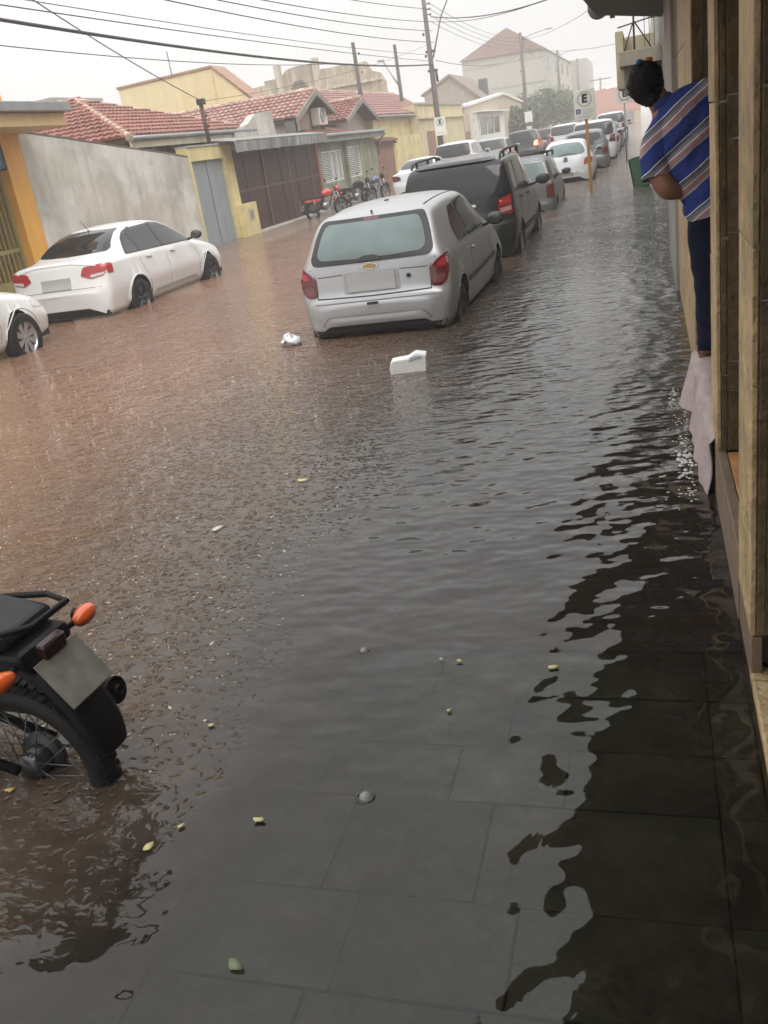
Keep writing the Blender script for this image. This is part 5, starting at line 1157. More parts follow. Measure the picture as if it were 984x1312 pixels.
# ================================================================== PERSON
skin = pm('brown_skin', (.30, .145, .085), .5, var=.12, scale=14, bump=.1)
hairm = pm('black_hair', (.004, .004, .004), .6, spec=.2, var=.3, scale=60, bump=1., bscale=120)
denim = pm('dark_blue_trousers', (.006, .010, .030), .85, spec=.15, var=.25, scale=14, bump=.5, bscale=60)
person = E('person', (.36, 5.75, .27), 'person in blue striped polo shirt and navy trousers leaning out of the stone doorway', 'person')
def skinmesh(name, verts, edges, mat, parent, sub=2, root=0):
    me = bpy.data.meshes.new(name); me.from_pydata([v[:3] for v in verts], edges, []); o = bpy.data.objects.new(name, me); COL.objects.link(o)
    sk = o.modifiers.new('s', 'SKIN'); sk.use_smooth_shade = True
    for i, v in enumerate(verts):
        rr_ = v[3]; me.skin_vertices[0].data[i].radius = rr_ if isinstance(rr_, tuple) else (rr_, rr_)
        me.skin_vertices[0].data[i].use_root = (i == root)
    ss = o.modifiers.new('u', 'SUBSURF'); ss.levels = sub; ss.render_levels = sub
    dg = bpy.context.evaluated_depsgraph_get(); ev = o.evaluated_get(dg); m2_ = bpy.data.meshes.new_from_object(ev)
    bpy.data.objects.remove(o); m2_.name = name; m2_.materials.clear(); m2_.materials.append(mat)
    for p in m2_.polygons: p.use_smooth = True; p.material_index = 0
    return link(name, m2_, parent)
# person local frame: x = world X, y = world Y, z up from the doorway floor (feet at 0)
bv = [(.02, 0, .93, .12), (-.04, 0, 1.10, .115), (-.12, .01, 1.26, .13), (-.20, .02, 1.38, .13), (-.265, .03, 1.46, .055), (-.335, .05, 1.56, .075), (-.355, .06, 1.63, .08),   # spine, neck, head
      (-.315, -.01, 1.31, .062), (-.310, -.05, 1.13, .066), (-.265, -.10, 1.01, .072), (-.18, -.03, 1.00, .060), (-.11, .08, 1.02, .034),                                  # left arm: shoulder, elbow, forearm, wrist
      (-.06, .02, 1.50, .058), (.08, -.02, 1.50, .050), (.20, -.10, 1.47, .038), (.30, -.14, 1.46, .026),                                                              # right arm reaching to the column
      (-.055, .0, .84, .095), (-.05, .02, .46, .060), (-.035, -.02, .10, .040), (-.035, -.03, .045, .040), (-.06, .10, .025, .034), (-.07, .19, .02, .022),                    # left leg
      (.11, .03, .84, .095), (.12, .06, .46, .060), (.10, .02, .10, .040), (.10, .0, .045, .040), (.10, .13, .025, .034), (.10, .21, .02, .022)]
be = [(0, 1), (1, 2), (2, 3), (3, 4), (4, 5), (5, 6), (3, 7), (7, 8), (8, 9), (9, 10), (10, 11), (3, 12), (12, 13), (13, 14), (14, 15), (0, 16), (16, 17), (17, 18), (18, 19), (19, 20), (20, 21), (0, 22), (22, 23), (23, 24), (24, 25), (25, 26), (26, 27)]
body = skinmesh('body', bv, be, skin, person)
def hand(wrist, d, up, name):
    d = Vector(d).normalized(); up = Vector(up).normalized(); s_ = d.cross(up).normalized(); w_ = Vector(wrist)
    v = [(*w_, .024), (*(w_ + d * .05), (.040, .018)), (*(w_ + d * .085), (.038, .016))]; e = [(0, 1), (1, 2)]
    for k, (off, L) in enumerate(((-.030, .062), (-.010, .072), (.010, .068), (.029, .052))):
        b0 = w_ + d * .088 + s_ * off; i = len(v)
        v += [(*b0, .0095), (*(b0 + d * L * .5 - up * .008), .0088), (*(b0 + d * L * .8 - up * .030), .0080), (*(b0 + d * L * .8 - up * .048), .0070)]; e += [(2, i), (i, i + 1), (i + 1, i + 2), (i + 2, i + 3)]
    i = len(v); v += [(*(w_ + d * .035 + s_ * .035), .011), (*(w_ + d * .065 + s_ * .055 - up * .012), .0095), (*(w_ + d * .09 + s_ * .052 - up * .03), .008)]; e += [(1, i), (i, i + 1), (i + 1, i + 2)]
    return skinmesh(name, v, e, skin, body, 1)
hand((-.11, .08, 1.02), (.7, .6, .1), (0, .3, 1), 'hand'); hand((.30, -.14, 1.46), (.8, -.5, .2), (.2, .2, 1), 'hand')
# shirt: lofted torso leaning out, with sleeves; the printed stripes run round the torso
def shirt_mat():
    m, t, b = newmat('striped_polo_fabric'); b.inputs['Roughness'].default_value = .85
    tcn = t.nodes.new('ShaderNodeTexCoord'); ax = Vector((-.42, .06, .80)).normalized()
    nz = t.nodes.new('ShaderNodeTexNoise'); nz.inputs['Scale'].default_value = 7; lk(t, tcn.outputs['Object'], nz.inputs['Vector'])
    dt = t.nodes.new('ShaderNodeVectorMath'); dt.operation = 'DOT_PRODUCT'; lk(t, tcn.outputs['Object'], dt.inputs[0]); dt.inputs[1].default_value = (-.60, .06, .80)
    a1 = t.nodes.new('ShaderNodeMath'); a1.operation = 'MULTIPLY_ADD'; lk(t, nz.outputs[0], a1.inputs[0]); a1.inputs[1].default_value = .025; lk(t, dt.outputs['Value'], a1.inputs[2])
    md = t.nodes.new('ShaderNodeMath'); md.operation = 'MULTIPLY_ADD'; lk(t, a1.outputs[0], md.inputs[0]); md.inputs[1].default_value = 1 / .17; md.inputs[2].default_value = SHIRT_PH
    fr = t.nodes.new('ShaderNodeMath'); fr.operation = 'FRACT'; lk(t, md.outputs[0], fr.inputs[0])
    cr_ = t.nodes.new('ShaderNodeValToRGB'); cr_.color_ramp.interpolation = 'CONSTANT'; el = cr_.color_ramp.elements
    bl = (.016, .042, .235, 1); wh_ = (.60, .60, .62, 1); gy = (.27, .27, .32, 1); rd = (.55, .19, .15, 1); dk = (.02, .03, .10, 1)
    stops = [(0, bl), (.38, (.42, .42, .45, 1)), (.43, rd), (.46, gy), (.50, rd), (.53, gy), (.57, rd), (.60, (.8, .8, .8, 1)), (.635, gy), (.72, (.17, .17, .20, 1)), (.80, dk), (.835, (.8, .8, .8, 1)), (.865, bl)]
    el[0].position = 0; el[0].color = bl; el[1].position = stops[1][0]; el[1].color = stops[1][1]
    for p_, c_ in stops[2:]: e_ = el.new(p_); e_.color = c_
    lk(t, fr.outputs[0], cr_.inputs[0]); lk(t, cr_.outputs[0], b.inputs['Base Color'])
    n2 = t.nodes.new('ShaderNodeTexNoise'); n2.inputs['Scale'].default_value = 9; n2.inputs['Detail'].default_value = 3; lk(t, tcn.outputs['Object'], n2.inputs['Vector'])
    bp = t.nodes.new('ShaderNodeBump'); bp.inputs['Strength'].default_value = .8; bp.inputs['Distance'].default_value = .03; lk(t, n2.outputs[0], bp.inputs['Height']); lk(t, bp.outputs[0], b.inputs['Normal'])
    return m
SHIRT_PH = .247
def loft(name, rings, mat, parent, n=28, thick=.004, wr=0.):
    rr_ = []
    for a_, b_ in zip(rings[:-1], rings[1:]):
        for s5 in range(4):
            t5 = s5 / 4; rr_.append(tuple(tuple(np.array(p_, float) * (1 - t5) + np.array(q_, float) * t5) if isinstance(p_, tuple) else p_ * (1 - t5) + q_ * t5 for p_, q_ in zip(a_, b_)))
    rings = rr_ + [rings[-1]]; vs = []; k = len(rings)
    for c, ax, side, wa, wb in rings:
        c = Vector(c); ax = Vector(ax).normalized(); s_ = Vector(side); s_ = (s_ - ax * s_.dot(ax)).normalized(); f = ax.cross(s_)
        for j in range(n):
            an = 2 * math.pi * j / n; e = .86
            p = c + s_ * (wa * math.copysign(abs(math.cos(an)) ** e, math.cos(an))) + f * (wb * math.copysign(abs(math.sin(an)) ** e, math.sin(an)))
            if wr: p += (p - c).normalized() * wr * (noise.noise(Vector((p.x * 6 + p.z * 5, p.y * 9, (p.z - p.x) * 13))) + .5 * noise.noise(p * 24))
            vs.append(p)
    q = MB().add(vs, [(i * n + j, i * n + (j + 1) % n, (i + 1) * n + (j + 1) % n, (i + 1) * n + j) for i in range(k - 1) for j in range(n)], 0, True)
    o = q.build(name, mat, parent); o.modifiers.new('t', 'SOLIDIFY').thickness = thick; ss = o.modifiers.new('s', 'SUBSURF'); ss.levels = 1; ss.render_levels = 1
    return o
shm = shirt_mat()
S = (.80, 0, .60)
sh = loft('shirt', [((.03, 0, .86), (-.25, 0, .97), (1, 0, .15), .185, .150), ((.02, 0, .93), (-.3, 0, .95), (1, 0, .25), .190, .155), ((-.02, 0, 1.04), (-.42, 0, .9), (1, 0, .4), .188, .145), ((-.08, .0, 1.16), (-.52, 0, .85), (1, 0, .55), .200, .145), ((-.145, .01, 1.27), (-.55, 0, .83), (1, 0, .62), .215, .145),
   ((-.19, .015, 1.35), (-.55, 0, .83), (1, 0, .62), .222, .135), ((-.225, .02, 1.41), (-.55, 0, .83), (1, 0, .6), .195, .115), ((-.245, .025, 1.445), (-.55, .1, .83), (1, 0, .6), .125, .090), ((-.262, .03, 1.47), (-.55, .1, .83), (1, 0, .6), .072, .068), ((-.272, .033, 1.485), (-.55, .1, .83), (1, 0, .6), .062, .060)], shm, body, wr=.030)
loft('sleeve', [((-.22, .0, 1.37), (-.7, -.1, -.5), (0, 1, 0), .090, .10), ((-.29, -.01, 1.30), (-.35, -.15, -.8), (0, 1, 0), .096, .096), ((-.315, -.03, 1.20), (.0, -.2, -.9), (0, 1, 0), .092, .090), ((-.312, -.045, 1.12), (.1, -.2, -.9), (0, 1, 0), .090, .088), ((-.308, -.05, 1.085), (.1, -.2, -.9), (0, 1, 0), .088, .086)], shm, body, 20, wr=.012)
loft('sleeve', [((-.255, .02, 1.42), (.9, 0, .3), (0, 1, 0), .070, .075), ((-.18, .015, 1.435), (.9, 0, .3), (0, 1, 0), .092, .095), ((-.10, .01, 1.465), (.9, 0, .2), (0, 1, 0), .095, .095), ((.0, .0, 1.50), (.9, -.05, .05), (0, 1, 0), .085, .080), ((.09, -.02, 1.50), (.9, -.2, -.1), (0, 1, 0), .080, .076), ((.13, -.04, 1.49), (.9, -.3, -.1), (0, 1, 0), .078, .074)], shm, body, 20, wr=.012)
loft('collar', [((-.262, .03, 1.468), (-.55, .1, .83), (1, 0, .6), .074, .070), ((-.280, .036, 1.50), (-.55, .1, .83), (1, 0, .6), .062, .060)], pm('blue_collar_knit', (.02, .045, .2), .85), body, 20)
# trousers
loft('trousers', [((.03, 0, .93), (0, 0, 1), (1, 0, 0), .165, .130), ((.03, .0, .86), (0, 0, 1), (1, 0, 0), .170, .135), ((.03, .0, .80), (0, 0, 1), (1, 0, 0), .172, .130)], denim, body)
for pts in ([(-.045, .0, .83, .100), (-.050, .01, .68, .092), (-.05, .02, .50, .076), (-.045, .01, .38, .070), (-.038, -.01, .22, .066), (-.035, -.02, .055, .064)], [(.105, .03, .83, .098), (.115, .045, .68, .090), (.12, .06, .50, .076), (.115, .05, .38, .072), (.105, .03, .22, .068), (.10, .01, .055, .066)]):
    loft('trouser_leg', [((x, y, z), (0, 0, 1), (1, 0, 0), w_, w_ * 1.1) for x, y, z, w_ in pts], denim, body, 18, wr=.02)
for x_ in (-.05, .10):
    MB().prism([(x_ - .045, -.075), (x_ + .045, -.075), (x_ + .050, .10), (x_ + .03, .21), (x_ - .04, .21), (x_ - .055, .10)], 'z', -.002, .016).build('sandal_sole', pm('sandal_brown', (.17, .07, .045), .6), body, bevel=.005)
    MB().tube([(x_ - .05, .08, .01), (x_ - .03, .085, .055), (x_ + .02, .085, .058), (x_ + .048, .08, .01)], .009, n=6, sq=1.).build('sandal_strap', pm('sandal_strap_red', (.30, .09, .06), .6), body)
# head: hair cap, ears, face
hd = MB().ball((-.352, .062, 1.585), (.080, .096, .108), 24, 16)
def disp(o, amp, f, seed=0):
    for v in o.data.vertices: v.co += v.co.normalized() * 0 + Vector((noise.noise(v.co * f), noise.noise(v.co * f + Vector((9, 0, 0))), noise.noise(v.co * f + Vector((0, 9, 0))))) * amp
hair = MB().ball((-.356, .048, 1.598), (.100, .108, .117), 48, 36).ball((-.325, .022, 1.525), (.066, .062, .06), 24, 16).build('hair', hairm, body); disp(hair, .010, 14); disp(hair, .011, 55)
hd.ball((-.352, .158, 1.575), (.012, .020, .022), 10, 8)      # nose
headm = hd.build('face', skin, body)
for sx in (-1, 1):
    MB().ball((-.352 + sx * .086, .06, 1.575), (.012, .022, .032), 12, 8).build('ear', skin, headm)
    MB().ball((-.352 + sx * .032, .145, 1.60), (.014, .008, .008), 10, 6).build('eye', pm('eye_white', (.6, .58, .55), .3), headm)
MB().ball((-.352, .150, 1.535), (.026, .008, .007), 10, 6).build('mouth', pm('lip', (.28, .10, .08), .5), headm)
MB().ball((-.385, .03, 1.708), (.020, .018, .016), 12, 8).build('hair_clip', pm('blue_clip', (.03, .12, .38), .45), hair)
MB().ball((-.335, .03, 1.712), (.024, .018, .014), 12, 8).build('hair_clip', pm('orange_clip', (.50, .15, .06), .45), hair)

# ================================================================== POLES, SIGNS, WIRES
polem = pm('weathered_concrete_pole', (.155, .13, .115), .8, var=.2, scale=3, streak=.3)
POLG = 'utility poles along the left pavement'
def pole(x, y, h, label, lamp=None, insul=True, r0=.15, lean=0., lit=False):
    p = E('utility_pole', (x, y, 0), label, 'utility pole', POLG)
    MB().tube([(0, 0, -.2), (lean, 0, h)], [r0, r0 * .62], n=12).build('shaft', polem, p)
    if insul:
        for k, z in enumerate((h * .80, h * .84, h * .88, h * .92)):
            z = h - .35 - k * .22; b_ = MB().box(.06, .20, -.02, .02, z - .02, z + .02).build('bracket', MATS['dark_iron'], p); MB().ball((.24 + lean, 0, z), (.05, .05, .055), 10, 8).build('insulator', pm('brown_insulator', (.12, .06, .04), .3), b_)
        for k in range(2): MB().ball((-.20 + lean * .7, 0, h * .78 - k * .9), (.06, .06, .07), 10, 8).build('insulator', MATS['brown_insulator'], p)
    if lamp:
        L, z0, z1 = lamp
        arm = MB().tube([(.1, -.03, z0), (L * .35, -.2, z0 + (z1 - z0) * .5), (L * .72, -.4, z0 + (z1 - z0) * .85), (L, -.5, z1)], .035, n=8).build('lamp_arm', steel, p)
        MB().ball((L + .22, -.55, z1 + .02), (.32, .12, .07), 14, 8).build('lamp_head', pm('lamp_head_grey', (.4, .4, .4), .4) if not lit else emat('lit_street_lamp', (1, .8, .45), 12.), arm)
    return p
P1 = pole(-9.4, 45.2, 8.0, 'tall brown utility pole with curved lamp arm rising from the left pavement, nearest tall pole', (2.0, 5.2, 8.4), lean=-.05)
for z in (5.5, 4.7): MB().box(-.22, .24, -.05, .05, z - .05, z + .05).build('clamp', MATS['dark_iron'], P1)
MB().tube([(.17, -.05, 4.7), (.19, -.05, 4.2)], .06).build('splice_box', MATS['dark_iron'], P1)
P2 = pole(-9.3, 80, 8.5, 'second tall pole with a horizontal lamp arm and small pale notice before the trees', (2.1, 8.0, 8.35), r0=.18)
P3 = pole(-9.3, 114, 8.9, 'third faint pole beyond the trees with a straight top', (1.6, 8.3, 8.6), r0=.2)
P4 = pole(-9.2, 146, 9.4, 'fourth very faint pole far down the street in the haze', None, r0=.2)
P5 = pole(-6.3, 150, 6.6, 'faint far pole with a glowing street lamp above the salmon building', (.9, 4.8, 5.0), lit=True, r0=.16)
MB().box(-1.6, 1.6, -.06, .06, 6.2, 6.35).build('crossarm', polem, P5)
for nm, x, y, z0, z1, lab in (('roof_pole', -13, 45.3, 3.4, 6.5, 'short dark pole standing behind the small gable roof'), ('roof_pole', -13, 53.4, 3.9, 6.85, 'thin dark pole behind the dark red roof right of the small gable')):
    o = E(nm, (x, y, 0), lab, 'utility pole', 'poles standing behind the roofs'); MB().tube([(0, 0, -.2), (-.06, 0, z1)], [.13, .09], n=10).build('shaft', pm('dark_pole', (.09, .075, .065), .8), o)
    if y < 50: MB().ball((.16, 0, z1 - .5), .06, 8, 6).ball((.2, 0, z1 - 1.3), .05, 8, 6).build('insulator', MATS['brown_insulator'], o)
    else: MB().tube([(.0, 0, 4.6), (-.8, 0, 6.1)], .04).ball((-.95, 0, 6.2), (.22, .1, .07), 10, 6).build('lamp', steel, o)
o = E('service_post', (-11.3, 23.95, 2.5), 'short rusty service post on top of the yellow gateway', 'post')
MB().tube([(0, 0, 0), (-.02, 0, 1.12)], .055, n=8).build('shaft', pm('rusty_post', (.11, .06, .05), .7), o)
MB().box(-.09, .09, -.10, .10, 1.02, 1.16).build('cap_box', MATS['dark_iron'], o); MB().ball((.0, .13, .75), .05, 8, 6).ball((0, .13, .5), .05, 8, 6).build('insulator', MATS['brown_insulator'], o)
wire_m = pm('black_cable', (.045, .045, .047), .6)
def cat(a, b, sag, n=24):
    a, b = Vector(a), Vector(b); return [a.lerp(b, i / n) - Vector((0, 0, sag * 4 * (i / n) * (1 - i / n))) for i in range(n + 1)]
WG = 'overhead cables strung along the left side poles'; XG = 'overhead cables crossing the street'
def wire(a, b, sag, r, label, grp): return T(MB().tube(cat(a, b, sag), r, n=6).build('cable', wire_m), label, 'cable', grp)
wire((-9.4, 8, 4.55), (-9.35, 45.2, 4.95), .38, .030, 'thick black bundled telephone cable sagging to the nearest tall pole', WG)
wire((-9.4, 8, 4.62), (-9.4, 45.2, 5.1), .12, .010, 'thin cable running just above the thick bundled cable', WG)
wire((-9.4, 8, 4.75), (-9.4, 45.2, 5.35), .16, .008, 'thin cable second above the thick bundled cable', WG)
wire((-9.4, 8, 4.15), (-9.4, 30.0, 4.42), .22, .008, 'lowest thin cable sagging under the thick bundled cable', WG)
for k, (z0, z1) in enumerate(((5.35, 6.40), (5.50, 6.75), (5.62, 7.0), (5.95, 7.4))): wire((-9.2, 14, z0 - .2), (-9.2, 45.2, z1 - .55 + .12 * k), .22, .013, ('lowest', 'second lowest', 'second highest', 'highest')[k] + ' of four power cables reaching the nearest tall pole from the upper left', WG)
wire((-9.6, 12.5, 5.6), (-11.3, 23.96, 3.62), .12, .012, 'service cable dropping steeply to the rusty post on the yellow gateway', XG)
wire((-11.3, 23.96, 3.6), (-9.5, 45.2, 5.8), .25, .006, 'faint service cable rising from the rusty post to the nearest tall pole', XG)
for k, (za, zb_, y2) in enumerate(((6.9, 5.0, 26.), (6.7, 5.25, 27.))): wire((-9.2, 45.2, za), (.6, y2, zb_ + .2), .55, .020 - .008 * k, 'cable crossing high over the street from the nearest tall pole to the right side' if k == 0 else 'thinner upper cable crossing the street beside the thick one', XG)
wire((-9.2, 45.2, 5.1), (-9.3, 80, 7.0), .5, .014, 'cable continuing from the nearest tall pole down to the second pole', WG)
for k in range(4): wire((-9.15, 45.2, 7.4 - .25 * k), (-9.1, 80, 8.1 - .25 * k), .45, .012, ('highest', 'second highest', 'third', 'lowest')[k] + ' of four power cables between the nearest tall pole and the second pole', WG)
for k in range(4): wire((-9.1, 80, 8.1 - .28 * k), (-9.1, 114, 8.6 - .28 * k), .45, .014, ('highest', 'second highest', 'third', 'lowest')[k] + ' of four cables between the second pole and the third faint pole', WG)
for k in range(3): wire((-9.1, 114, 8.6 - .3 * k), (-9.0, 146, 9.0 - .3 * k), .45, .015, ('highest', 'middle', 'lowest')[k] + ' of three cables between the third pole and the fourth faint pole', WG)
wire((-9.2, 80, 8.0), (.8, 30, 5.6), .5, .012, 'faint cable crossing from the second pole to the right hand buildings', XG)
wire((-9.2, 80, 7.4), (.8, 52, 5.0), .5, .012, 'lower faint cable crossing from the second pole to the right hand buildings', XG)

signw = pm('sign_white', (.78, .77, .70), .45, var=.04); signk = pm('sign_black', (.02, .02, .02), .5); signr = pm('sign_grey_ring', (.42, .41, .33), .5); signb = pm('sign_blue_panel', (.02, .08, .22), .45); ochre = pm('ochre_post_paint', (.48, .25, .055), .5, var=.12, streak=.2)
txt_m = pm('sign_small_print', (.36, .38, .38), .5)
def text(s_, size, loc, rot, mat, parent, name='lettering'):
    cu = bpy.data.curves.new('t', 'FONT'); cu.body = s_; cu.size = size; cu.extrude = .001; cu.align_x = 'CENTER'; cu.align_y = 'CENTER'; cu.offset = size * .06
    o = bpy.data.objects.new('t', cu); COL.objects.link(o); dg = bpy.context.evaluated_depsgraph_get(); me = bpy.data.meshes.new_from_object(o.evaluated_get(dg)); bpy.data.objects.remove(o)
    me.name = name; me.materials.clear(); me.materials.append(mat); q = link(name, me, parent, loc=loc, rot=rot); return q
def esign(root, w, h, disabled, s_=1.):
    """sign board facing -Y, centred on local origin"""
    MB().box(-w / 2, w / 2, -.006, .006, -h / 2, h / 2).build('sign_board', signw, root, bevel=.004)
    c = (0, -.0075, h * .5 - w * .42); rr = w * .34
    MB().lathe([(rr, 0), (rr, -.002), (rr - .025 * s_, -.002), (rr - .025 * s_, 0)], c, 'y', 36).build('ring', signr if disabled else pm('sign_dark_ring', (.12, .12, .13), .5), root)
    text('E', w * .50, (0, -.009, c[2]), (R(90), 0, 0), signk, root, 'letter')
    if disabled:
        p = MB().box(-w * .42, -w * .20, -.009, -.0065, -h * .30, -h * .30 + w * .22).build('access_symbol', signb, root)
        q = MB(); cx_ = -w * .31; cz_ = -h * .30 + w * .10
        q.lathe([(w * .055, 0), (w * .055, -.0015), (w * .043, -.0015), (w * .043, 0)], (cx_, -.0092, cz_ - w * .015), 'y', 16)
        q.ball((cx_ - w * .01, -.010, cz_ + w * .085), (w * .014, .001, w * .014), 8, 6); q.tube([(cx_ - w * .01, -.010, cz_ + w * .07), (cx_, -.010, cz_ + .0), (cx_ + w * .05, -.010, cz_ + .0), (cx_ + w * .07, -.010, cz_ - w * .06)], w * .010, n=4); q.build('wheelchair_mark', signw, p)
        for i in range(4): MB().box(-w * .12, w * (.40 - .05 * (i % 2)), -.008, -.0065, -h * .17 - i * .035, -h * .17 - i * .035 + .010).build('text_line', txt_m, root)
        for i in range(2): MB().box(-w * .36, w * (.34 - .1 * i), -.008, -.0065, -h * .40 - i * .03, -h * .40 - i * .03 + .010).build('text_line', txt_m, root)
    else:
        for i in range(2): MB().box(-w * .30 + i * w * .35, -w * .08 + i * w * .35, -.008, -.0065, -h * .36, -h * .36 + .02).build('text_line', pm('sign_dark_print', (.2, .2, .2), .5), root)
ys_ = 23.9
s1 = E('parking_sign', (-1.36, ys_, 0), 'white parking sign with black E and blue wheelchair panel on an ochre post', 'sign', 'parking signs on the pavements')
MB().obox((0, .0, .84), (.07, .05, 1.95), Matrix.Rotation(R(-.8), 3, 'Y')).build('post', ochre, s1, bevel=.006)
def plate(parent, loc, w, h, dis, tilt):
    o = MB().box(-w / 2, w / 2, .008, .02, -h / 2 * .2, h / 2 * .2).build('sign_plate', MATS['dark_iron'], parent); o.location = loc; o.rotation_euler = (0, R(tilt), 0); esign(o, w, h, dis); return o
plate(s1, (-.03, -.045, 1.99), .50, .66, True, 0)
s2 = E('parking_sign', (-.72, 36, 0), 'smaller white E parking sign on a grey post farther along the right pavement', 'sign', 'parking signs on the pavements')
MB().tube([(0, 0, -.1), (0, 0, 2.4)], .03).build('post', pm('grey_post_paint', (.3, .3, .3), .5), s2)
plate(s2, (.02, -.05, 2.22), .62, .56, False, 0)
s3 = E('parking_sign', (-9.28, 44.9, 0), 'white E parking sign strapped to the nearest tall pole on the left', 'sign', 'parking signs on the pavements')
plate(s3, (.05, -.22, 2.28), .52, .80, False, 0)
s4 = E('notice', (-9.2, 79.6, 0), 'small pale notice strapped to the second tall pole', 'sign'); plate(s4, (.1, -.2, 2.3), .62, .8, False, 0)
for ch in list(s4.children):
    for g in list(ch.children):
        if g.name.split('.')[0] in ('letter', 'ring'): bpy.data.objects.remove(g)
MB().box(-.1, .3, -.3, -.28, .9, 1.6).build('lower_notice', signw, s4)

# ================================================================== TREES
def tree(x, y, h, rx, label, seed, col):
    rr = random.Random(seed); t_ = E('street_tree', (x, y, 0), label, 'tree', 'trees on the left side far down the street')
    tk = pm('tree_bark', (.09, .07, .05), .9); q = MB(); q.tube([(0, 0, -.2), (.05, 0, h * .35), (0, .1, h * .6)], [.18, .13, .08], n=8)
    for i in range(7):
        a = rr.uniform(0, 6.28); q.tube([(0, 0, h * rr.uniform(.28, .45)), (rx * .5 * math.cos(a), rx * .5 * math.sin(a), h * .7)], [.06, .03], n=6)
    q.build('trunk', tk, t_)
    q = MB(); m = pm('leaf_' + col, {'a': (.10, .135, .055), 'b': (.075, .11, .05), 'c': (.13, .16, .07)}[col], .6, island=.4, var=.2, scale=.8)
    cl = [Vector((rx * .75 * math.cos(a), rx * .75 * math.sin(a), h * rr.uniform(.5, .85))) * 1 for a in [rr.uniform(0, 6.28) for _ in range(15)]] + [Vector((rr.uniform(-.3, .3) * rx, rr.uniform(-.3, .3) * rx, h * rr.uniform(.6, .92))) for _ in range(9)]
    for c in cl:
        cr_ = rx * rr.uniform(.28, .5)
        for k in range(230):
            d = Vector((rr.gauss(0, 1), rr.gauss(0, 1), rr.gauss(0, .8))).normalized() * cr_ * rr.uniform(.55, 1.05); p = c + d
            if p.z < h * .30: continue
            s_ = rr.uniform(.12, .26); u = Vector((rr.gauss(0, 1), rr.gauss(0, 1), rr.gauss(0, .6))).normalized(); v = u.cross(Vector((rr.gauss(0, 1), rr.gauss(0, 1), rr.gauss(0, 1)))).normalized()
            q.add([p - u * s_, p - v * s_ * .5, p + u * s_, p + v * s_ * .5], [(0, 1, 2, 3)])
    me = bpy.data.meshes.new('crown'); me.from_pydata(q.v, [], q.f); me.materials.append(m); link('crown', me, t_)
    return t_
tree(-11.0, 84, 3.0, 2.0, 'rounded dark green tree beside the white trimmed house, nearest of the trees', 1, 'b')
tree(-9.6, 95, 4.1, 3.0, 'largest mid green tree at the left side behind the second pole', 2, 'a')
tree(-9.6, 106, 4.2, 2.8, 'paler green tree behind the largest tree', 3, 'c')
tree(-9.8, 119, 4.1, 2.8, 'faint green tree beyond the paler tree, last before the haze', 4, 'a')

# ================================================================== FLOATING THINGS
foam = pm('white_styrofoam', (.80, .79, .76), .7, var=.06, scale=12, bump=.5, bscale=60)
def facet(name, c, s_, mat, label, cat_, seed, hgt=.6, rz=0, grp=None):
    rr = random.Random(seed); bm = bmesh.new(); bmesh.ops.create_cube(bm, size=1); bmesh.ops.subdivide_edges(bm, edges=bm.edges[:], cuts=2, use_grid_fill=True)
    for v in bm.verts:
        v.co = Vector((v.co.x * s_[0], v.co.y * s_[1], v.co.z * s_[2])) + Vector((rr.gauss(0, 1), rr.gauss(0, 1), rr.gauss(0, 1))) * .06 * min(s_)
    me = bpy.data.meshes.new(name); bm.to_mesh(me); bm.free(); me.materials.append(mat)
    o = link(name, me); o.location = c; o.rotation_euler = (R(6), R(-8), rz); b_ = o.modifiers.new('b', 'BEVEL'); b_.width = .006; b_.segments = 1
    return T(o, label, cat_, grp)
# styrofoam block: flat tray shape with one lifted end
sty = E('styrofoam_box', (-1.97, 7.12, .0), 'white styrofoam block floating behind the silver hatchback', 'litter', rz=R(8))
q = MB().prism([(-.15, -.04), (.02, -.045), (.15, -.03), (.16, .135), (.07, .155), (.0, .12), (-.14, .11), (-.16, .04)], 'y', -.07, .07); st_ = q.build('block', foam, sty, bevel=.012)
MB().prism([(.01, .10), (.12, .12), (.10, .136), (.03, .128)], 'y', -.078, -.071).build('hollow_shade', pm('styrofoam_blue_shade', (.50, .53, .62), .7), sty)  # bluish slab on the face colours in the shade of a hollow
bag = MB(); bag.ball((0, 0, 0), (.125, .09, .075), 20, 14); bo = bag.build('plastic_bag', pm('crumpled_white_plastic', (.72, .73, .76), .35, bump=1., bscale=18, coat=.3)); bo.location = (-3.62, 8.66, .03); disp(bo, .05, 14); disp(bo, .02, 35); T(bo, 'crumpled white plastic bag floating by the left rear corner of the silver hatchback', 'litter')
leafm = pm('pale_yellow_petal', (.62, .56, .26), .5, var=.15, scale=30); leafw = pm('cream_flower_petal', (.62, .60, .48), .5, var=.12, scale=30)
def leaf(x, y, s_, rz, label, m=None):
    rr = random.Random(int(x * 100 + y * 37)); out = []
    for i in range(12):
        a = 2 * math.pi * i / 12; k = 1 + .18 * math.sin(3 * a + rr.random() * 6); out.append((s_ * math.cos(a) * k, s_ * .62 * math.sin(a) * k, .003 + .006 * abs(math.cos(a)) * rr.random()))
    q = MB().add(out + [(0, 0, .007)], [(i, (i + 1) % 12, 12) for i in range(12)], 0, True)
    o = q.build('petal', m or leafm); o.location = (x, y, .004); o.rotation_euler = (0, 0, rz); o.modifiers.new('t', 'SOLIDIFY').thickness = .0015
    return T(o, label, 'petal', 'petals floating on the water')
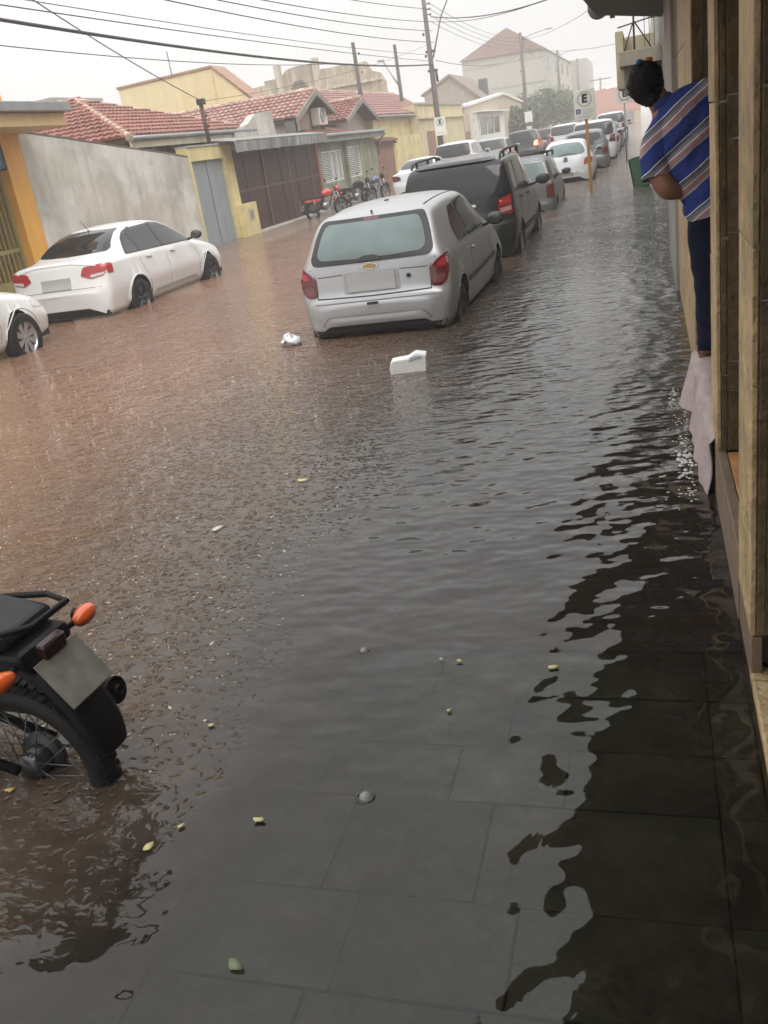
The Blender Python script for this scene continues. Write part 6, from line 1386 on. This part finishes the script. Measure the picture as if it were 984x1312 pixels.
for a in [(-2.03, 4.62, .034, .1, 'long pale petal floating in the open water left of centre'), (-2.28, 3.94, .036, 1., 'largest cream petal on the brown rippled water above the motorcycle', leafw), (-1.15, 1.83, .017, .2, 'bright yellow petal on calm water low in the picture, near the big bubble'), (-1.44, 1.69, .019, 1.4, 'crumpled yellow petal nearest the motorcycle wheel'), (-.69, 2.39, .010, .5, 'tiny yellow petal over the slate slabs below the two small ones'), (-.71, 2.69, .012, .1, 'yellow petal at the upper edge of the slate slabs'), (-.37, 2.66, .018, .3, 'yellow petal at the edge of the dark wall reflection'), (-1.01, 1.35, .024, -.5, 'dull green leaf drifting low over the slabs', pm('dull_green_leaf', (.16, .20, .11), .5)), (-2.06, 1.88, .018, .3, 'ochre petal beneath the motorcycle tail', pm('ochre_petal', (.50, .36, .12), .5)), (-1.38, 1.78, .012, .9, 'small yellow petal just above the crumpled one'), (-1.51, 2.26, .013, .2, 'small yellow petal right of the motorcycle mudguard'), (.02, 4.42, .02, .8, 'white scrap floating beside the doorway step', leafw), (-.78, 2.70, .008, 0., 'tiny yellow petal left of the one at the slab edge')]: leaf(*a)
def bubble(x, y, r_, label):
    q = MB()
    for i in range(8):
        for j in range(20): pass
    q.ball((0, 0, 0), r_, 24, 16); m, t, b = newmat('bubble_film') if 'bubble_film' not in MATS else (MATS['bubble_film'], None, None)
    if b: b.inputs['Base Color'].default_value = (.9, .9, .9, 1); b.inputs['Roughness'].default_value = .02; b.inputs['Alpha'].default_value = .28; b.inputs['Specular IOR Level'].default_value = 1.
    o = q.build('bubble', m); o.location = (x, y, -.003)
    rg = MB().lathe([(r_ * 1.05, 0), (r_ * 1.3, .004), (r_ * 1.6, 0)], (0, 0, 0), 'z', 28).build('water_rim', MATS['flood_water'], o); rg.location = (0, 0, .0045)
    return T(o, label, 'bubble', 'air bubbles on the water')
bubble(-.86, 1.96, .019, 'large round air bubble on the calm water low in the picture'); bubble(-1.10, 2.76, .014, 'small air bubble on the water at the upper edge of the slabs')
# countless flecks: foam and splash drops lying on the rain beaten water
q = MB(); rr = random.Random(8)
for i in range(2600):
    yy_ = 2.0 * math.exp(rr.random() * 2.3); xx_ = -1.5 - (rr.random() ** .8) * min(8, .5 + yy_ * .8)
    if yy_ > 9 or (-3.4 < xx_ < -1.7 and yy_ > 8): continue
    s_ = rr.uniform(.0018, .0045) * (1 + yy_ * .05) * (1.7 if rr.random() < .06 else 1); k = rr.uniform(1, 2.6); a = rr.uniform(0, 3.14)
    c_, s2_ = math.cos(a), math.sin(a); h_ = s_ * rr.uniform(.1, .35)
    pts = [(xx_ + c_ * s_ * k, yy_ + s2_ * s_ * k, .001), (xx_ - s2_ * s_, yy_ + c_ * s_, .001), (xx_ - c_ * s_ * k, yy_ - s2_ * s_ * k, .001), (xx_ + s2_ * s_, yy_ - c_ * s_, .001), (xx_, yy_, h_ + .002)]
    q.add(pts, [(0, 1, 4), (1, 2, 4), (2, 3, 4), (3, 0, 4)], rr.choice((0, 0, 0, 1)))
T(q.build('foam_flecks', [pm('foam_fleck', (.55, .52, .46), .5), pm('seed_fleck', (.50, .42, .22), .6)]), kind='stuff')
# cloth over the doorway step
clm = pm('wet_pinkish_cloth', (.46, .37, .36), .7, var=.12, scale=14, bump=.8, bscale=30)
q = MB(); ny, nx = 60, 14; vs = []
for j in range(ny + 1):
    y = 4.18 + 1.74 * j / ny
    wv = .028 * math.sin(y * 9) + .02 * math.sin(y * 23 + 1) + .012 * noise.noise(Vector((y * 8, 0, 0)))
    ext = .014 + .075 * math.exp(-((y - 5.66) / .17) ** 2) + .040 * max(0, math.sin(max(0, min(1, (y - 4.3) / 1.05)) * math.pi)) ** .7 + .012 * noise.noise(Vector((y * 7, 3, 0)))
    for i in range(nx + 1):
        t_ = i / nx
        if t_ < .3: x = .42 - .17 * t_ / .3; z = .276 + .006 * math.sin(y * 30 + t_ * 9)
        else:
            u_ = (t_ - .3) / .7; x = .25 - ext * u_ ** 1.2 - .012 * math.sin(u_ * 5 + y * 14); z = .276 - .30 * u_
        vs.append((x - (.01 + wv * .3) * (t_ > .3), y + .02 * noise.noise(Vector((y * 6, t_ * 5, 0))), z))
q.add(vs, [(j * (nx + 1) + i, j * (nx + 1) + i + 1, (j + 1) * (nx + 1) + i + 1, (j + 1) * (nx + 1) + i) for j in range(ny) for i in range(nx)], 0, True)
cl_ = q.build('cloth', clm); cl_.modifiers.new('t', 'SOLIDIFY').thickness = .006; T(cl_, 'wet pinkish cloth draped over the doorway step into the water', 'cloth')
# foam patches churned up along the step
q = MB(); rr = random.Random(4)
for i in range(230):
    y = 4.1 + 1.9 * rr.random() + .1 * math.sin(i); x = .205 - abs(rr.gauss(0, .045)) - (.03 if y < 5.6 else .06); s_ = rr.uniform(.0012, .0048)
    q.ball((x, y, .0), (s_ * rr.uniform(.8, 3.), s_ * rr.uniform(.8, 3.), .0018), 7, 4)
for i in range(26):
    y = 4.62 + .10 * rr.gauss(0, 1); x = .13 + .02 * rr.gauss(0, 1); s_ = rr.uniform(.006, .014); q.ball((x, y, 0), (s_, s_ * rr.uniform(1, 2.4), .004), 9, 5)
T(q.build('splash_foam', pm('splash_foam_white', (.62, .62, .60), .4)), kind='stuff')
# green container standing in the water by the wall
gb = E('green_container', (-.20, 23.6, -.05), 'green container with dark edges standing tilted in the water beyond the leaning person', 'container')
gm = pm('green_plastic', (.065, .20, .10), .5, var=.15, scale=5, bump=.2)
rt = Matrix.Rotation(R(-9), 3, 'Y')
MB().obox((.05, 0, .36), (.44, .34, .66), rt).build('body', gm, gb, bevel=.03)
for dx in (-.225, .225): MB().obox(Vector((.05, -.175, .36)) + rt @ Vector((dx, 0, 0)), (.03, .02, .66), rt).build('edge', black_pl, gb)
MB().obox(Vector((.05, 0, .36)) + rt @ Vector((0, 0, .345)), (.46, .36, .035), rt).build('lid', pm('dark_green_plastic', (.04, .12, .07), .5), gb, bevel=.01)

# ================================================================== haze
hz = MB().box(-450, 450, -70, 600, -1.3, 15.5)
hm = bpy.data.materials.new('rain_haze'); hm.use_nodes = True; t = hm.node_tree; t.nodes.remove(t.nodes['Principled BSDF'])
pv = t.nodes.new('ShaderNodeVolumePrincipled'); pv.inputs['Color'].default_value = (.96, .95, .94, 1); pv.inputs['Density'].default_value = HAZE
lk(t, pv.outputs[0], t.nodes['Material Output'].inputs['Volume'])
T(hz.build('haze', hm), kind='stuff')
